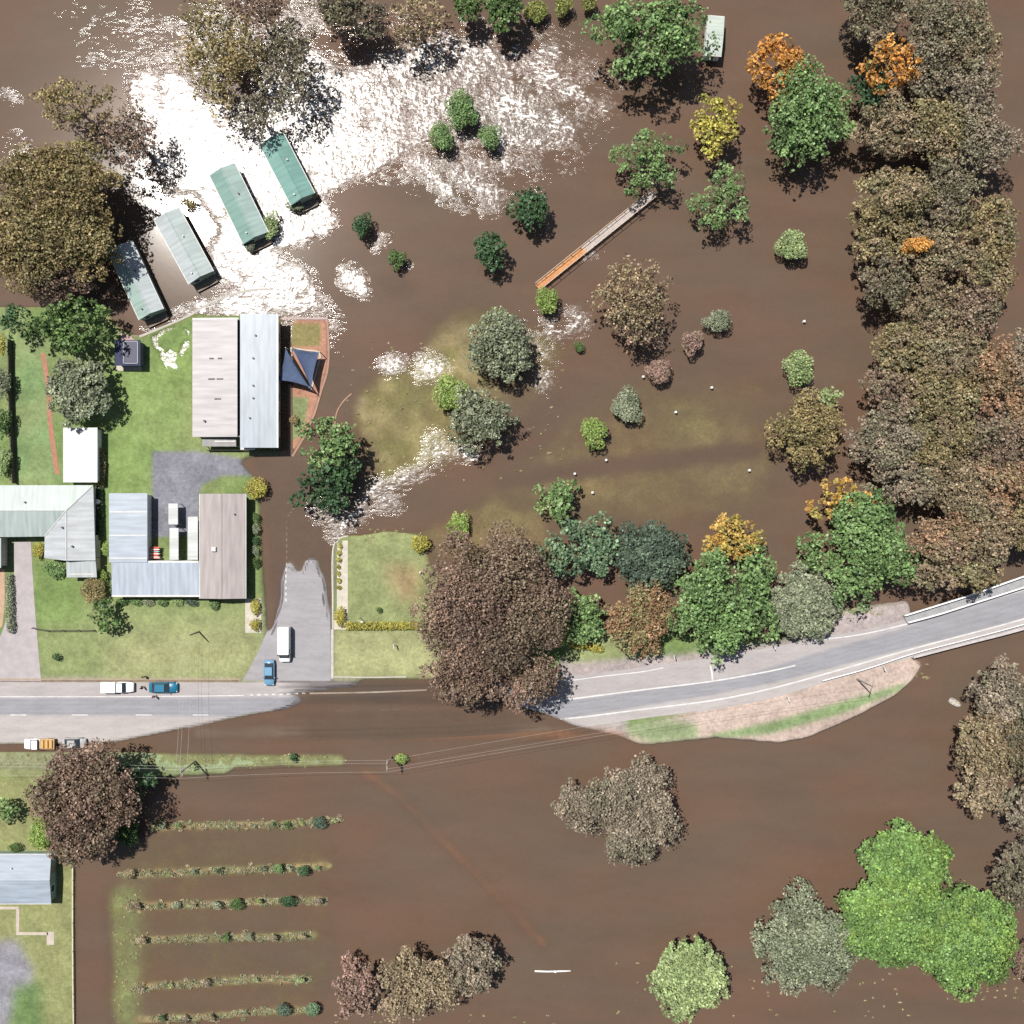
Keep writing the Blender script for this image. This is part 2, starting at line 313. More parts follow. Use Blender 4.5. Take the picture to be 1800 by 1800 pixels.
def water_material():
    m = bpy.data.materials.new('flood_water'); m.use_nodes = True; t = m.node_tree; t.nodes.clear(); L = t.links.new
    nd = t.nodes.new
    def math_(op, a, b=None, c=None):
        n = nd('ShaderNodeMath'); n.operation = op
        for i,v in enumerate((a,b,c)):
            if v is None: continue
            if isinstance(v,(int,float)): n.inputs[i].default_value = v
            else: L(v, n.inputs[i])
        return n.outputs[0]
    tc = nd('ShaderNodeTexCoord')
    def noise(s, d=3, r=.55, stretch=None):
        n = nd('ShaderNodeTexNoise'); n.inputs['Scale'].default_value = s; n.inputs['Detail'].default_value = d; n.inputs['Roughness'].default_value = r
        if stretch:
            mp = nd('ShaderNodeMapping'); mp.inputs['Scale'].default_value = stretch; mp.inputs['Rotation'].default_value=(0,0,.6); L(tc.outputs['Object'], mp.inputs[0]); L(mp.outputs[0], n.inputs['Vector'])
        else: L(tc.outputs['Object'], n.inputs['Vector'])
        return n.outputs[0]
    A = nd('ShaderNodeAttribute'); A.attribute_name = 'depth'; R = nd('ShaderNodeAttribute'); R.attribute_name = 'ripple'
    dep, rip0 = A.outputs['Fac'], R.outputs['Fac']
    hole = math_('ADD', math_('MULTIPLY', noise(1.1, 4, .58, (.5,1.5,1)), 1.55), math_('MULTIPLY', noise(.16, 4, .6, (.8,1.6,1)), 1.15))
    ripp = math_('MULTIPLY', math_('MULTIPLY_ADD', math_('SUBTRACT', math_('ADD', rip0, hole), 1.45), 1.7, 0.0), math_('GREATER_THAN', rip0, .03)); cl = nd('ShaderNodeClamp'); L(ripp, cl.inputs[0]); ripp = cl.outputs[0]
    # silt colour
    cr = nd('ShaderNodeValToRGB'); e = cr.color_ramp.elements
    e[0].position=.30; e[0].color=(.086,.063,.045,1); e[1].position=.70; e[1].color=(.101,.060,.041,1)
    L(noise(.045, 4, .5, (1,2.2,1)), cr.inputs[0])
    fineb = math_('ADD', math_('MULTIPLY_ADD', noise(1.1, 4, .7), .14, .735), math_('MULTIPLY', noise(.05, 6, .65, (1,3.2,1)), .40))
    sv = nd('ShaderNodeVectorMath'); sv.operation='SCALE'; L(cr.outputs[0], sv.inputs[0]); L(fineb, sv.inputs['Scale'])
    body = nd('ShaderNodeBsdfDiffuse')
    tr = nd('ShaderNodeBsdfTransparent'); tr.inputs['Color'].default_value = (.93,.88,.81,1)
    fac = math_('SUBTRACT', 1.0, math_('POWER', 2.71828, math_('MULTIPLY', dep, -3.9)))
    pale = math_('MULTIPLY_ADD', math_('SUBTRACT', 1.0, fac), .55, 1.0); s2 = nd('ShaderNodeVectorMath'); s2.operation='SCALE'; L(sv.outputs[0], s2.inputs[0]); L(pale, s2.inputs['Scale']); L(s2.outputs[0], body.inputs['Color'])
    mb = nd('ShaderNodeMixShader'); L(fac, mb.inputs[0]); L(tr.outputs[0], mb.inputs[1]); L(body.outputs[0], mb.inputs[2])
    # ripples
    hgt = math_('ADD', math_('MULTIPLY', noise(.9, 2, .5), .46), math_('MULTIPLY', noise(2.4, 1, .5), .09))
    amp = math_('MULTIPLY_ADD', ripp, 1.0, .010)
    bp = nd('ShaderNodeBump'); bp.inputs['Strength'].default_value = 1.0; bp.inputs['Distance'].default_value = .30
    L(math_('MULTIPLY', hgt, amp), bp.inputs['Height'])
    gl = nd('ShaderNodeBsdfGlossy'); L(bp.outputs[0], gl.inputs['Normal'])
    rr = nd('ShaderNodeMapRange'); rr.inputs[1].default_value=.05; rr.inputs[2].default_value=.6; rr.inputs[3].default_value=.10; rr.inputs[4].default_value=.30; L(ripp, rr.inputs[0]); L(rr.outputs[0], gl.inputs['Roughness'])
    fr = nd('ShaderNodeFresnel'); L(math_('MULTIPLY_ADD', ripp, .26, 1.35), fr.inputs['IOR'])
    ms = nd('ShaderNodeMixShader'); L(fr.outputs[0], ms.inputs[0]); L(mb.outputs[0], ms.inputs[1]); L(gl.outputs[0], ms.inputs[2])
    # white flecks: some froth, mostly sun glint painted beyond the real reflection
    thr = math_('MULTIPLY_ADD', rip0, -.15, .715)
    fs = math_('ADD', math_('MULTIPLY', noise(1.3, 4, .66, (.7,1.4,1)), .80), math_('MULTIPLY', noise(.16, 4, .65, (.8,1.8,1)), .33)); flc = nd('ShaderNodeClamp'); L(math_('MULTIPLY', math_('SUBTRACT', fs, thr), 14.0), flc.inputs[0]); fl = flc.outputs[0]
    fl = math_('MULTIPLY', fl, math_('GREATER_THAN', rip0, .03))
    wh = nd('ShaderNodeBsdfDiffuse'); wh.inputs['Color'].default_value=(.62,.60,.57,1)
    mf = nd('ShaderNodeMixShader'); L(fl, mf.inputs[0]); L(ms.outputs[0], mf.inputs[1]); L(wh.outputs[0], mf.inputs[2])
    o = nd('ShaderNodeOutputMaterial'); L(mf.outputs[0], o.inputs[0]); return m
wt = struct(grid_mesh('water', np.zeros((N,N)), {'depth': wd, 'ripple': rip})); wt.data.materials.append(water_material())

# ---------------------------------------------------------------- mesh helpers
class MB:
    def __init__(s): s.v=[]; s.f=[]
    def quad(s, a,b,c,d): n=len(s.v); s.v += [tuple(a),tuple(b),tuple(c),tuple(d)]; s.f.append((n,n+1,n+2,n+3)); return s
    def tri(s, a,b,c): n=len(s.v); s.v += [tuple(a),tuple(b),tuple(c)]; s.f.append((n,n+1,n+2)); return s
    def box(s, x0,x1,y0,y1,z0,z1, T=None):
        n=len(s.v); P=[Vector(p) for p in ((x0,y0,z0),(x1,y0,z0),(x1,y1,z0),(x0,y1,z0),(x0,y0,z1),(x1,y0,z1),(x1,y1,z1),(x0,y1,z1))]
        if T is not None: P=[T@p for p in P]
        s.v += [tuple(p) for p in P]
        s.f += [tuple(n+i for i in q) for q in ((0,3,2,1),(4,5,6,7),(0,1,5,4),(1,2,6,5),(2,3,7,6),(3,0,4,7))]; return s
    def bevbox(s, x0,x1,y0,y1,z0,z1, b=.05, T=None):
        """box whose top edges are chamfered"""
        n=len(s.v); P=[]
        for z,i in ((z0,0),(z1-b,0),(z1,b)): P += [Vector(p) for p in ((x0+i,y0+i,z),(x1-i,y0+i,z),(x1-i,y1-i,z),(x0+i,y1-i,z))]
        if T is not None: P=[T@p for p in P]
        s.v += [tuple(p) for p in P]; s.f.append((n+3,n+2,n+1,n)); s.f.append((n+8,n+9,n+10,n+11))
        for l in (0,4):
            for k in range(4): s.f.append((n+l+k, n+l+(k+1)%4, n+l+4+(k+1)%4, n+l+4+k))
        return s
    def tube(s, pts, rad, seg=6, cap=True):
        rings=[]; pts=[Vector(p) for p in pts]
        for i,p in enumerate(pts):
            d = (pts[min(i+1,len(pts)-1)]-pts[max(i-1,0)]).normalized()
            u = d.orthogonal().normalized() if abs(d.z)<.99 else Vector((1,0,0)); v = d.cross(u).normalized(); u = v.cross(d)
            r = rad[i] if isinstance(rad,(list,tuple)) else rad; n=len(s.v)
            for k in range(seg):
                a=2*math.pi*k/seg; s.v.append(tuple(p+u*(r*math.cos(a))+v*(r*math.sin(a))))
            rings.append(n)
        for a,b in zip(rings[:-1],rings[1:]):
            for k in range(seg): s.f.append((a+k,a+(k+1)%seg,b+(k+1)%seg,b+k))
        if cap: s.f.append(tuple(rings[0]+k for k in range(seg))[::-1]); s.f.append(tuple(rings[-1]+k for k in range(seg)))
        return s
    def loft(s, rings, cap=True):
        idx=[]
        for r in rings: idx.append(len(s.v)); s.v += [tuple(p) for p in r]
        k=len(rings[0])
        for a,b in zip(idx[:-1],idx[1:]):
            for i in range(k): s.f.append((a+i,a+(i+1)%k,b+(i+1)%k,b+i))
        if cap: s.f.append(tuple(idx[0]+i for i in range(k))[::-1]); s.f.append(tuple(idx[-1]+i for i in range(k)))
        return s
    def build(s, name, m, parent=None, smooth=False, loc=None, rot=0):
        me = bpy.data.meshes.new(name); me.from_pydata(s.v, [], s.f); me.materials.append(m)
        bm = bmesh.new(); bm.from_mesh(me); bmesh.ops.recalc_face_normals(bm, faces=bm.faces); bm.to_mesh(me); bm.free()
        if smooth: me.polygons.foreach_set('use_smooth', [True]*len(me.polygons))
        o = bpy.data.objects.new(name, me); C.objects.link(o)
        if parent is not None: o.parent = parent
        if loc is not None: o.location = loc
        if rot: o.rotation_euler = (0,0,rot)
        return o
def thing(name, label, cat, loc=(0,0,0), rz=0, group=None):
    o = bpy.data.objects.new(name, None); C.objects.link(o); o.empty_display_size=.3
    o.location = loc; o.rotation_euler=(0,0,rz); o['label']=label; o['category']=cat
    if group: o['group']=group
    return o
def tag(o, label, cat, group=None):
    o['label']=label; o['category']=cat
    if group: o['group']=group
    return o
def copy_tree(o, parent=None):
    c = o.copy(); C.objects.link(c); c.parent = parent
    for ch in [x for x in bpy.data.objects if x.parent == o]: copy_tree(ch, c)
    return c
def lin(c): return tuple(x for x in c)

# ---------------------------------------------------------------- draped strips: roads, paths, markings
def resample(pts, n):
    p = np.array(pts, float)
    # smooth the polyline (Catmull-Rom) then take n points by arc length
    q=[]; P=np.vstack([2*p[0]-p[1], p, 2*p[-1]-p[-2]])
    for i in range(1,len(P)-2):
        for t in np.linspace(0,1,12,endpoint=False):
            q.append(.5*((2*P[i])+(-P[i-1]+P[i+1])*t+(2*P[i-1]-5*P[i]+4*P[i+1]-P[i+2])*t*t+(-P[i-1]+3*P[i]-3*P[i+1]+P[i+2])*t**3))
    q.append(P[-2]); q=np.array(q); d=np.r_[0,np.cumsum(np.hypot(*np.diff(q,axis=0).T))]; s=np.linspace(0,d[-1],n)
    return np.stack([np.interp(s,d,q[:,0]),np.interp(s,d,q[:,1])],1)
def xy(p): return (p[...,0]-900)/10, (900-p[...,1])/10
def zroad(x, y): return np.maximum(zt(x,y), bridge_z(x,y))
def bridge_z(x, y):
    px = np.asarray(x)*10+900
    return np.where(px>1500, -.9+2.0*np.clip((px-1500)/90,0,1), -9)   # the deck carries on level over the river
def strip(name, A, B, n, mrows, material, dz, colfun=None, bank=False):
    a = resample(A,n); b = resample(B,n); v = np.linspace(0,1,mrows)
    P = a[:,None,:]*(1-v)[None,:,None]+b[:,None,:]*v[None,:,None]
    X,Y = xy(P); Z = (zroad(X,Y) if bank else zt(X,Y))+dz
    V = np.stack([X,Y,Z],-1).reshape(-1,3); F=[]
    for i in range(n-1):
        for j in range(mrows-1):
            k=i*mrows+j; F.append((k,k+mrows,k+mrows+1,k+1))
    me=bpy.data.meshes.new(name); me.from_pydata(V.tolist(),[],F); me.materials.append(material)
    if colfun is not None:
        at=me.attributes.new('Col','FLOAT_COLOR','POINT'); q=np.ones((n,mrows,4),np.float32)
        for i_ in range(n):
            for j,vv in enumerate(v):
                q[i_,j,:3]=colfun(vv, a[i_,0]); hz=float(zroad(X[i_,j],Y[i_,j])); wf=min(1,max(0,(hz-.01)/.10)); ir=.5+.5*math.sin(i_*.9+j*2.1)*math.sin(i_*.37)
                q[i_,j,:3]*=(.62+.38*min(1,wf*(.8+.6*ir)))*np.array((1,.97+.03*wf,.92+.08*wf))
        at.data.foreach_set('color', q.ravel())
    o=bpy.data.objects.new(name,me); C.objects.link(o)
    bm=bmesh.new(); bm.from_mesh(me); bmesh.ops.recalc_face_normals(bm,faces=bm.faces)
    if sum(f.normal.z for f in bm.faces)<0: bmesh.ops.reverse_faces(bm, faces=bm.faces)
    bm.to_mesh(me); bm.free()
    return o
def offset_line(pts, wpx, n):
    c = resample(pts,n); d=np.gradient(c,axis=0); d/=np.hypot(d[:,0],d[:,1])[:,None]; nrm=np.stack([-d[:,1],d[:,0]],1)
    return c+nrm*wpx/2, c-nrm*wpx/2
ROAD_T=[(-150,1199),(200,1199),(500,1199),(750,1197),(880,1199),(1000,1188),(1130,1172),(1300,1146),(1430,1121),(1530,1102),(1640,1073),(1800,1026),(2050,948)]
ROAD_B=[(-150,1304),(200,1304),(500,1304),(750,1298),(880,1290),(1000,1280),(1130,1262),(1250,1246),(1350,1226),(1450,1197),(1600,1153),(1700,1128),(1800,1102),(2050,1030)]
def road_col(v, px):
    # shoulder | grey wheel-worn lanes | shoulder; the lanes drift across the sealed width as the road bends
    lo=np.interp(px,[0,700,1000,1300,1500,1700],[.24,.22,.44,.42,.22,.12]); hi=np.interp(px,[0,700,1000,1300,1500,1700],[.56,.60,.82,.72,.74,.80])
    t=np.clip((v-lo)/.035,0,1)*np.clip((hi-v)/.035,0,1); q=(v-lo)/max(hi-lo,.01); wear=1-.10*(math.exp(-((q-.2)/.07)**2)+math.exp(-((q-.42)/.07)**2)+math.exp(-((q-.62)/.07)**2)+math.exp(-((q-.84)/.07)**2))
    A=np.array((.285,.262,.258) if v<.5 else (.305,.28,.27)); B=np.array((.222,.218,.234))*wear; wet=1-.6*np.clip((px-490)/60,0,1)*np.clip((945-px)/60,0,1)
    if wet<1: wear_=1+.25*math.sin(v*60); A=A*wet*wear_; B=B*wet
    return A*(1-t)+B*t
asph = attr_mat('asphalt', rough=.9, spec=.2, mottle=.10, s1=.5, s2=5, fine=.07, stretch=(.35,2.0,1))
ROADL=[(-150,1199),(200,1199),(500,1199),(640,1198)]
# asphalt with lane tones following the carriageway
struct(strip('road', ROAD_T, ROAD_B, 560, 28, asph, .035, road_col, True))
LINEM = mat('road_paint', (.44,.43,.42), .7, mottle=.15, scale=.8)
def marks(segs):
    mb=MB()
    for pts,wpx in segs:
        L=sum(math.dist(a,b) for a,b in zip(pts[:-1],pts[1:])); n=max(3,int(L/8)+2)
        a,b=offset_line(pts,wpx,n); X1,Y1=xy(a); X2,Y2=xy(b); Z1=zroad(X1,Y1)+.05; Z2=zroad(X2,Y2)+.05
        for i in range(n-1): mb.quad((X1[i],Y1[i],Z1[i]),(X2[i],Y2[i],Z2[i]),(X2[i+1],Y2[i+1],Z2[i+1]),(X1[i+1],Y1[i+1],Z1[i+1]))
    return mb
segs=[([(-150,1224),(200,1224),(430,1222)],1.6),
      ([(1000,1196),(1060,1188),(1130,1180),(1165,1173)],1.8),([(965,1233),(1120,1213),(1245,1197),(1350,1178),(1395,1168)],2.6),
      ([(930,1264),(1000,1262),(1130,1246),(1250,1230),(1350,1209),(1450,1182),(1600,1139),(1800,1085),(2000,1022)],2.6),
      ([(1430,1124),(1520,1112),(1640,1082),(1800,1034),(2000,972)],2.2),([(1247,1168),(1250,1182),(1251,1195)],3.0),
      ([(545,1219),(650,1217),(750,1213)],2.8),([(590,1250),(622,1250)],2.6),([(668,1248),(730,1247),(790,1245)],2.2)]
for x in (-80,20,128,240,340): segs.append(([(x,1256),(x+14,1256),(x+28,1256)],1.8))
for k in range(9): x=440+k*13; segs.append(([(x,1221-k*.3),(x+3,1221-k*.3),(x+6,1221-k*.3)],2.4))
struct(marks(segs).build('road_markings', LINEM))
# side street, dry tongue of it
struct(strip('side_street', [(505,985),(497,1020),(492,1065),(470,1110),(452,1150),(428,1196)], [(560,985),(570,1015),(578,1060),(581,1100),(582,1150),(582,1196)], 60, 16, asph, .03, lambda v,px:(.235,.225,.232)))
sm=[]
for k in range(14):
    y=915+k*10.5; sm.append(([(503.5,y),(503.5,y+2.6),(503.5,y+5.2)],2.2))
for p in ([(505,908),(508,905)],[(509,902),(512,899)],[(514,896),(516,893)],[(515,889),(513,886)],[(508,885),(504,884)]): sm.append(([p[0],((p[0][0]+p[1][0])/2,(p[0][1]+p[1][1])/2),p[1]],2.2))
struct(marks(sm).build('street_markings', LINEM))
PAVE=mat('pale_paving',(.38,.35,.29),.85,mottle=.14,scale=1.5)
PINK=mat('pink_paving',(.29,.26,.262),.85,mottle=.10,scale=.9)
BRICK=mat('red_paving',(.27,.135,.09),.9,mottle=.15,scale=2)
KERB=mat('kerb_concrete',(.33,.31,.28),.85)
one=lambda v:(.3,.3,.3)
struct(strip('driveway', [(26,952),(26,1020),(15,1080),(-5,1130),(-60,1196)], [(56,952),(60,1020),(64,1080),(69,1140),(74,1196)], 50, 12, PINK, .03))
struct(strip('side_path', [(-80,1000),(-80,1080),(-80,1190)], [(10,1000),(10,1060),(6,1100)], 20, 10, mat('sandy_paving',(.33,.22,.15),.9), .034))
a,b=offset_line([(77,622),(84,665),(88,700),(90,745),(96,790),(105,853)],9,60); struct(strip('brick_path', a[::6].tolist(), b[::6].tolist(), 50, 3, BRICK, .03))
def rectstrip(name, x0,y0,x1,y1, m_, dz=.03):
    n=max(3,int((x1-x0)/6)); k=max(3,int((y1-y0)/6))
    return struct(strip(name, [(x0,y0),((x0+x1)/2,y0),(x1,y0)], [(x0,y1),((x0+x1)/2,y1),(x1,y1)], n, k, m_, dz))
rectstrip('paving', 205,640,250,652,PAVE); rectstrip('pink_terrace',213,572,245,600,mat('pink_terrace',(.34,.23,.22),.9),.034)
rectstrip('garden_bed', 586,950,612,1106, PAVE); rectstrip('footpath', 582.5,1106,587,1192, mat('pale_kerb',(.36,.33,.30),.85), .05)
rectstrip('garden_edge', 432,1052,460,1112, PAVE,.034)
a,b=offset_line([(0,1598),(32,1598)],5,6)
CONC=mat('concrete_path',(.36,.31,.26),.85)
mb=MB()
for (x0,y0,x1,y1) in ((-20,1592,35,1597),(30,1597,36,1637),(30,1637,86,1642),(84,1636,97,1659)):
    p=W(x0,y1); q=W(x1,y0); z=zt1((p.x+q.x)/2,(p.y+q.y)/2); mb.box(p.x,q.x,p.y,q.y,z-.1,z+.05)
struct(mb.build('concrete_path', CONC))
# narrow strip kerb round the flooded corner and yard, north kerb line
def kerb(name, pts, wpx, h, m_, kind='structure', n=None):
    n=n or max(4,int(sum(math.dist(a,b) for a,b in zip(pts[:-1],pts[1:]))/6)); c=resample(pts,n); d=np.gradient(c,axis=0); d/=np.hypot(d[:,0],d[:,1])[:,None]; nr=np.stack([-d[:,1],d[:,0]],1)*wpx/2
    mb=MB(); R=[]
    for i in range(n):
        X,Y=xy(c[i]); z=max(zt1(X,Y),-.12); xa,ya=xy(c[i]+nr[i]); xb,yb=xy(c[i]-nr[i])
        R.append([(xa,ya,z-.3),(xa,ya,z+h),(xb,yb,z+h),(xb,yb,z-.3)])
    o=mb.loft(R).build(name,m_); return struct(o) if kind else o
kerb('kerb',[(246,592),(290,574),(330,556),(375,530),(430,512),(480,508)],4,.16,KERB)
kerb('kerb',[(586,1106),(585,1050),(584,990),(588,955),(600,945),(612,942)],2.2,.12,PAVE)
kerb('kerb',[(495,560),(535,560),(576,560)],3.5,.2,mat('pink_kerb',(.34,.26,.24),.85))
kerb('kerb',[(576,562),(577,640),(564,690),(550,735),(533,770),(514,802)],3.5,.18,mat('terracotta_kerb',(.27,.16,.115),.85))
kerb('kerb',[(588,752),(592,725),(604,705),(618,692)],2.2,.2,MATS['terracotta_kerb'])
kerb('gutter',[(-150,1196.5),(200,1196.5),(420,1196.5)],3,.012,mat('wet_mud',(.14,.09,.065),.5,mottle=.3))
kerb('kerb',[(-150,1193),(200,1193),(425,1193)],2,.12,mat('brown_kerb',(.28,.22,.16),.9))
kerb('kerb',[(588,1189),(650,1190),(715,1189)],2.2,.14,MATS['pale_kerb'])

# bridge: deck slab, parapets, separate footway
BR=mat('bridge_concrete',(.28,.26,.25),.85)
br=thing('road_bridge','concrete road bridge carrying the highway over the river at the right edge','bridge',(0,0,0))
def deck(name, T, B, z0, z1, m_, parent, n=30):
    a=resample(T,n); b=resample(B,n); R=[]
    for i in range(n):
        xa,ya=xy(a[i]); xb,yb=xy(b[i]); R.append([(xa,ya,z0),(xa,ya,z1),(xb,yb,z1),(xb,yb,z0)])
    return MB().loft(R).build(name,m_,parent)
deck('deck',[(1598,1083),(1700,1055),(1800,1026),(2050,948)],[(1598,1155),(1700,1129),(1800,1103),(2050,1031)],.5,1.11,BR,br)
deck('parapet',[(1600,1151),(1700,1125),(1800,1098),(2050,1027)],[(1600,1155.5),(1700,1129.5),(1800,1103.5),(2050,1031.5)],.45,1.55,mat('pale_parapet',(.36,.33,.32),.8),br)
rail=MB(); post=MB()
pts=resample([(1440,1122+72),(1520,1172),(1600,1146),(1700,1120),(1800,1093),(2050,1022)],60)
R=[]
for i,p in enumerate(pts):
    X,Y=xy(p); zb=max(float(zroad(X,Y)),.3); R.append((X,Y,zb+.75))
rail.tube([Vector(r) for r in R],.12,5)
gr=thing('guard_rail','white steel guard rail along the river side of the road','guard rail'); rail.build('rail',mat('galvanised_rail',(.6,.6,.6),.5,metal=.2),gr); [MB().tube([Vector((r[0],r[1],r[2]-.8)),Vector(r)],.06,4).build('post',MATS['galvanised_rail'],gr) for r in R[::2]]
fb=thing('footway_bridge','grey footway beside the road bridge with white handrails under overhanging gums','footbridge')
FT=[(1582,1080),(1640,1062),(1700,1043),(1800,1008),(2050,920)]; FB=[(1588,1092),(1640,1078),(1700,1059),(1800,1027),(2050,943)]
deck('deck',FT,FB,1.35,1.6,mat('footway_concrete',(.23,.23,.235),.85),fb)
for off,nm in ((0,'handrail'),(1,'handrail')):
    pts=resample(FT if off==0 else FB,40); mb=MB(); top=[]
    for p in pts:
        X,Y=xy(p); top.append(Vector((X,Y,2.55)))
    for zz in (0,-.35,-.7): mb.tube([q+Vector((0,0,zz)) for q in top],.085 if zz==0 else .04,5)
    for q in top[::2]: mb.tube([q-Vector((0,0,1.0)),q],.05,4)
    mb.build(nm,mat('white_rail',(.75,.75,.73),.5),fb)

# ---------------------------------------------------------------- trees
PAL={
 'olive':[(.235,.18,.085),(.29,.225,.105),(.165,.145,.065),(.215,.19,.09)],
 'brown':[(.25,.185,.115),(.19,.145,.09),(.31,.235,.145),(.20,.18,.10)],
 'dkbrown':[(.205,.135,.10),(.15,.10,.078),(.26,.175,.13),(.17,.14,.09)],
 'red':[(.31,.17,.105),(.25,.17,.095),(.20,.165,.085),(.36,.20,.12)],
 'grey':[(.25,.205,.15),(.20,.17,.13),(.31,.25,.185),(.19,.185,.12)],
 'dkgrey':[(.155,.135,.095),(.20,.165,.12),(.12,.115,.075),(.17,.16,.09)],
 'green':[(.15,.235,.085),(.20,.29,.115),(.11,.18,.07)],
 'dkgreen':[(.085,.14,.045),(.13,.20,.065),(.055,.10,.035)],
 'deep':[(.05,.10,.045),(.075,.13,.055),(.035,.075,.035)],
 'blue':[(.13,.20,.11),(.17,.25,.14),(.10,.155,.09)],
 'dkblue':[(.085,.12,.085),(.11,.15,.10),(.07,.10,.07)],
 'orange':[(.50,.22,.05),(.42,.20,.06),(.55,.28,.07),(.34,.20,.06)],
 'oryel':[(.46,.24,.06),(.34,.26,.07),(.26,.26,.07),(.48,.30,.08)],
 'yellow':[(.42,.36,.08),(.34,.33,.07),(.28,.28,.08),(.46,.36,.10)],
 'mustard':[(.33,.30,.065),(.27,.26,.06),(.38,.33,.08)],
 'ogreen':[(.20,.22,.06),(.16,.20,.06),(.24,.24,.07)],
 'lime':[(.22,.30,.075),(.17,.25,.065),(.28,.34,.11)],
 'willow':[(.135,.235,.07),(.18,.29,.085),(.11,.19,.065),(.20,.29,.065)],
 'pale':[(.25,.31,.14),(.30,.36,.17),(.20,.27,.11)],
 'sage':[(.215,.24,.155),(.265,.285,.19),(.17,.195,.12)],
 'pink':[(.31,.195,.16),(.27,.18,.145),(.24,.18,.13)],
 'tan':[(.28,.225,.14),(.22,.185,.12),(.32,.25,.165)],
 'rust':[(.32,.17,.10),(.26,.17,.09),(.17,.19,.08),(.24,.20,.11)],
}
BARK=mat('bark',(.30,.26,.21),.9,mottle=.35,scale=2.5); DBARK=mat('dark_bark',(.13,.10,.08),.95,mottle=.3,scale=2.5)
# kind: leaf size, lobe count factor, lobe radius, cover, fill, jitter, colour jitter
KIND={'gum':(.335,1.8,.205,1.35,.24,.95,.30),'thin':(.36,1.7,.19,.54,.30,1.3,.36),'broad':(.48,1.55,.195,1.2,.18,.95,.28),'willow':(.38,1.6,.28,2.0,.12,1.0,.28),
      'dense':(.38,1.8,.25,1.8,.2,.9,.25),'ball':(.30,.9,.42,1.6,.15,.8,.24),'arms':(.40,.6,.24,1.3,.3,.6,.2)}
SUB={'gum':(13,.17),'broad':(11,.19),'thin':(9,.16),'willow':(20,.15),'dense':(18,.16),'arms':(11,.2)}
def leafmesh(name, lobes, kind, pal, r, sizemul=1.0, zfloor=-99, parent=None):
    ls,_,_,cover,fill,jit,cj = KIND[kind]; ls*=sizemul
    P=[];S=[];Nn=[];Cc=[]; pal=np.array(pal)
    for (c,rad,tone,ci) in lobes:
        area=2.6*math.pi*rad[0]*max(rad[1],rad[2]*.7); n=max(8,int(cover*area/ls**2))
        d=r.normal(size=(n,3)); d/=np.linalg.norm(d,axis=1)[:,None]; flip=r.random(n)<.72; d[:,2]=np.where(flip&(d[:,2]<0),-d[:,2],d[:,2])
        tn=np.ones(n); rs=np.ones(n)
        if kind in SUB and n>60:
            K=max(5,int(n/SUB[kind][0])); sd=r.normal(size=(K,3)); sd[:,2]=np.abs(sd[:,2])*.9-.15; sd/=np.linalg.norm(sd,axis=1)[:,None]; wgt=r.integers(0,K,n)
            d=sd[wgt]+r.normal(size=(n,3))*SUB[kind][1]; d/=np.linalg.norm(d,axis=1)[:,None]; tn=(.74+.52*r.random(K))[wgt]; rs=(.80+.42*r.random(K))[wgt]
        rr=np.where(r.random(n)<fill, r.random(n)**.5*.8, .86+.22*r.random(n)**2)*rs
        p=np.array(c)+d*rr[:,None]*np.array(rad); nn=d+r.normal(size=(n,3))*jit; nn[:,2]=np.abs(nn[:,2])+.15; nn/=np.linalg.norm(nn,axis=1)[:,None]
        w_=r.random((n,len(pal)))**3; w_[:,ci%len(pal)]+=.9; w_/=w_.sum(1)[:,None]; cc=(w_@pal)*(tone*tn*(1+cj*r.normal(size=n)))[:,None]
        P.append(p);Nn.append(nn);Cc.append(cc);S.append(ls*(.6+.75*r.random(n)))
    P=np.vstack(P);Nn=np.vstack(Nn);Cc=np.clip(np.vstack(Cc)*(1.28 if kind=='thin' else 1.12 if kind=='gum' else 1.16),.01,.8);S=np.concatenate(S)
    k=P[:,2]>zfloor; P,Nn,Cc,S=P[k],Nn[k],Cc[k],S[k]; n=len(P)
    u=np.cross(Nn,r.normal(size=(n,3))); u/=np.linalg.norm(u,axis=1)[:,None]; v=np.cross(Nn,u)
    h=S[:,None]*.5; el=(.65+.5*r.random(n))[:,None]
    V=np.stack([P+u*h*1.15, P+v*h*el, P-u*h*1.15, P-v*h*el],1).reshape(-1,3).astype(np.float32)
    me=bpy.data.meshes.new(name); me.vertices.add(4*n); me.vertices.foreach_set('co',V.ravel()); me.loops.add(4*n); me.loops.foreach_set('vertex_index',np.arange(4*n,dtype=np.int32))
    me.polygons.add(n); me.polygons.foreach_set('loop_start',np.arange(n,dtype=np.int32)*4); me.polygons.foreach_set('loop_total',np.full(n,4,np.int32))
    at=me.attributes.new('Col','FLOAT_COLOR','POINT'); q=np.ones((4*n,4),np.float32); q[:,:3]=np.repeat(Cc,4,0); at.data.foreach_set('color',q.ravel())
    me.update(); me.materials.append(LEAF); o=bpy.data.objects.new(name,me); C.objects.link(o)
    if parent is not None: o.parent=parent
    return o
TREES=0; LEAVES=0
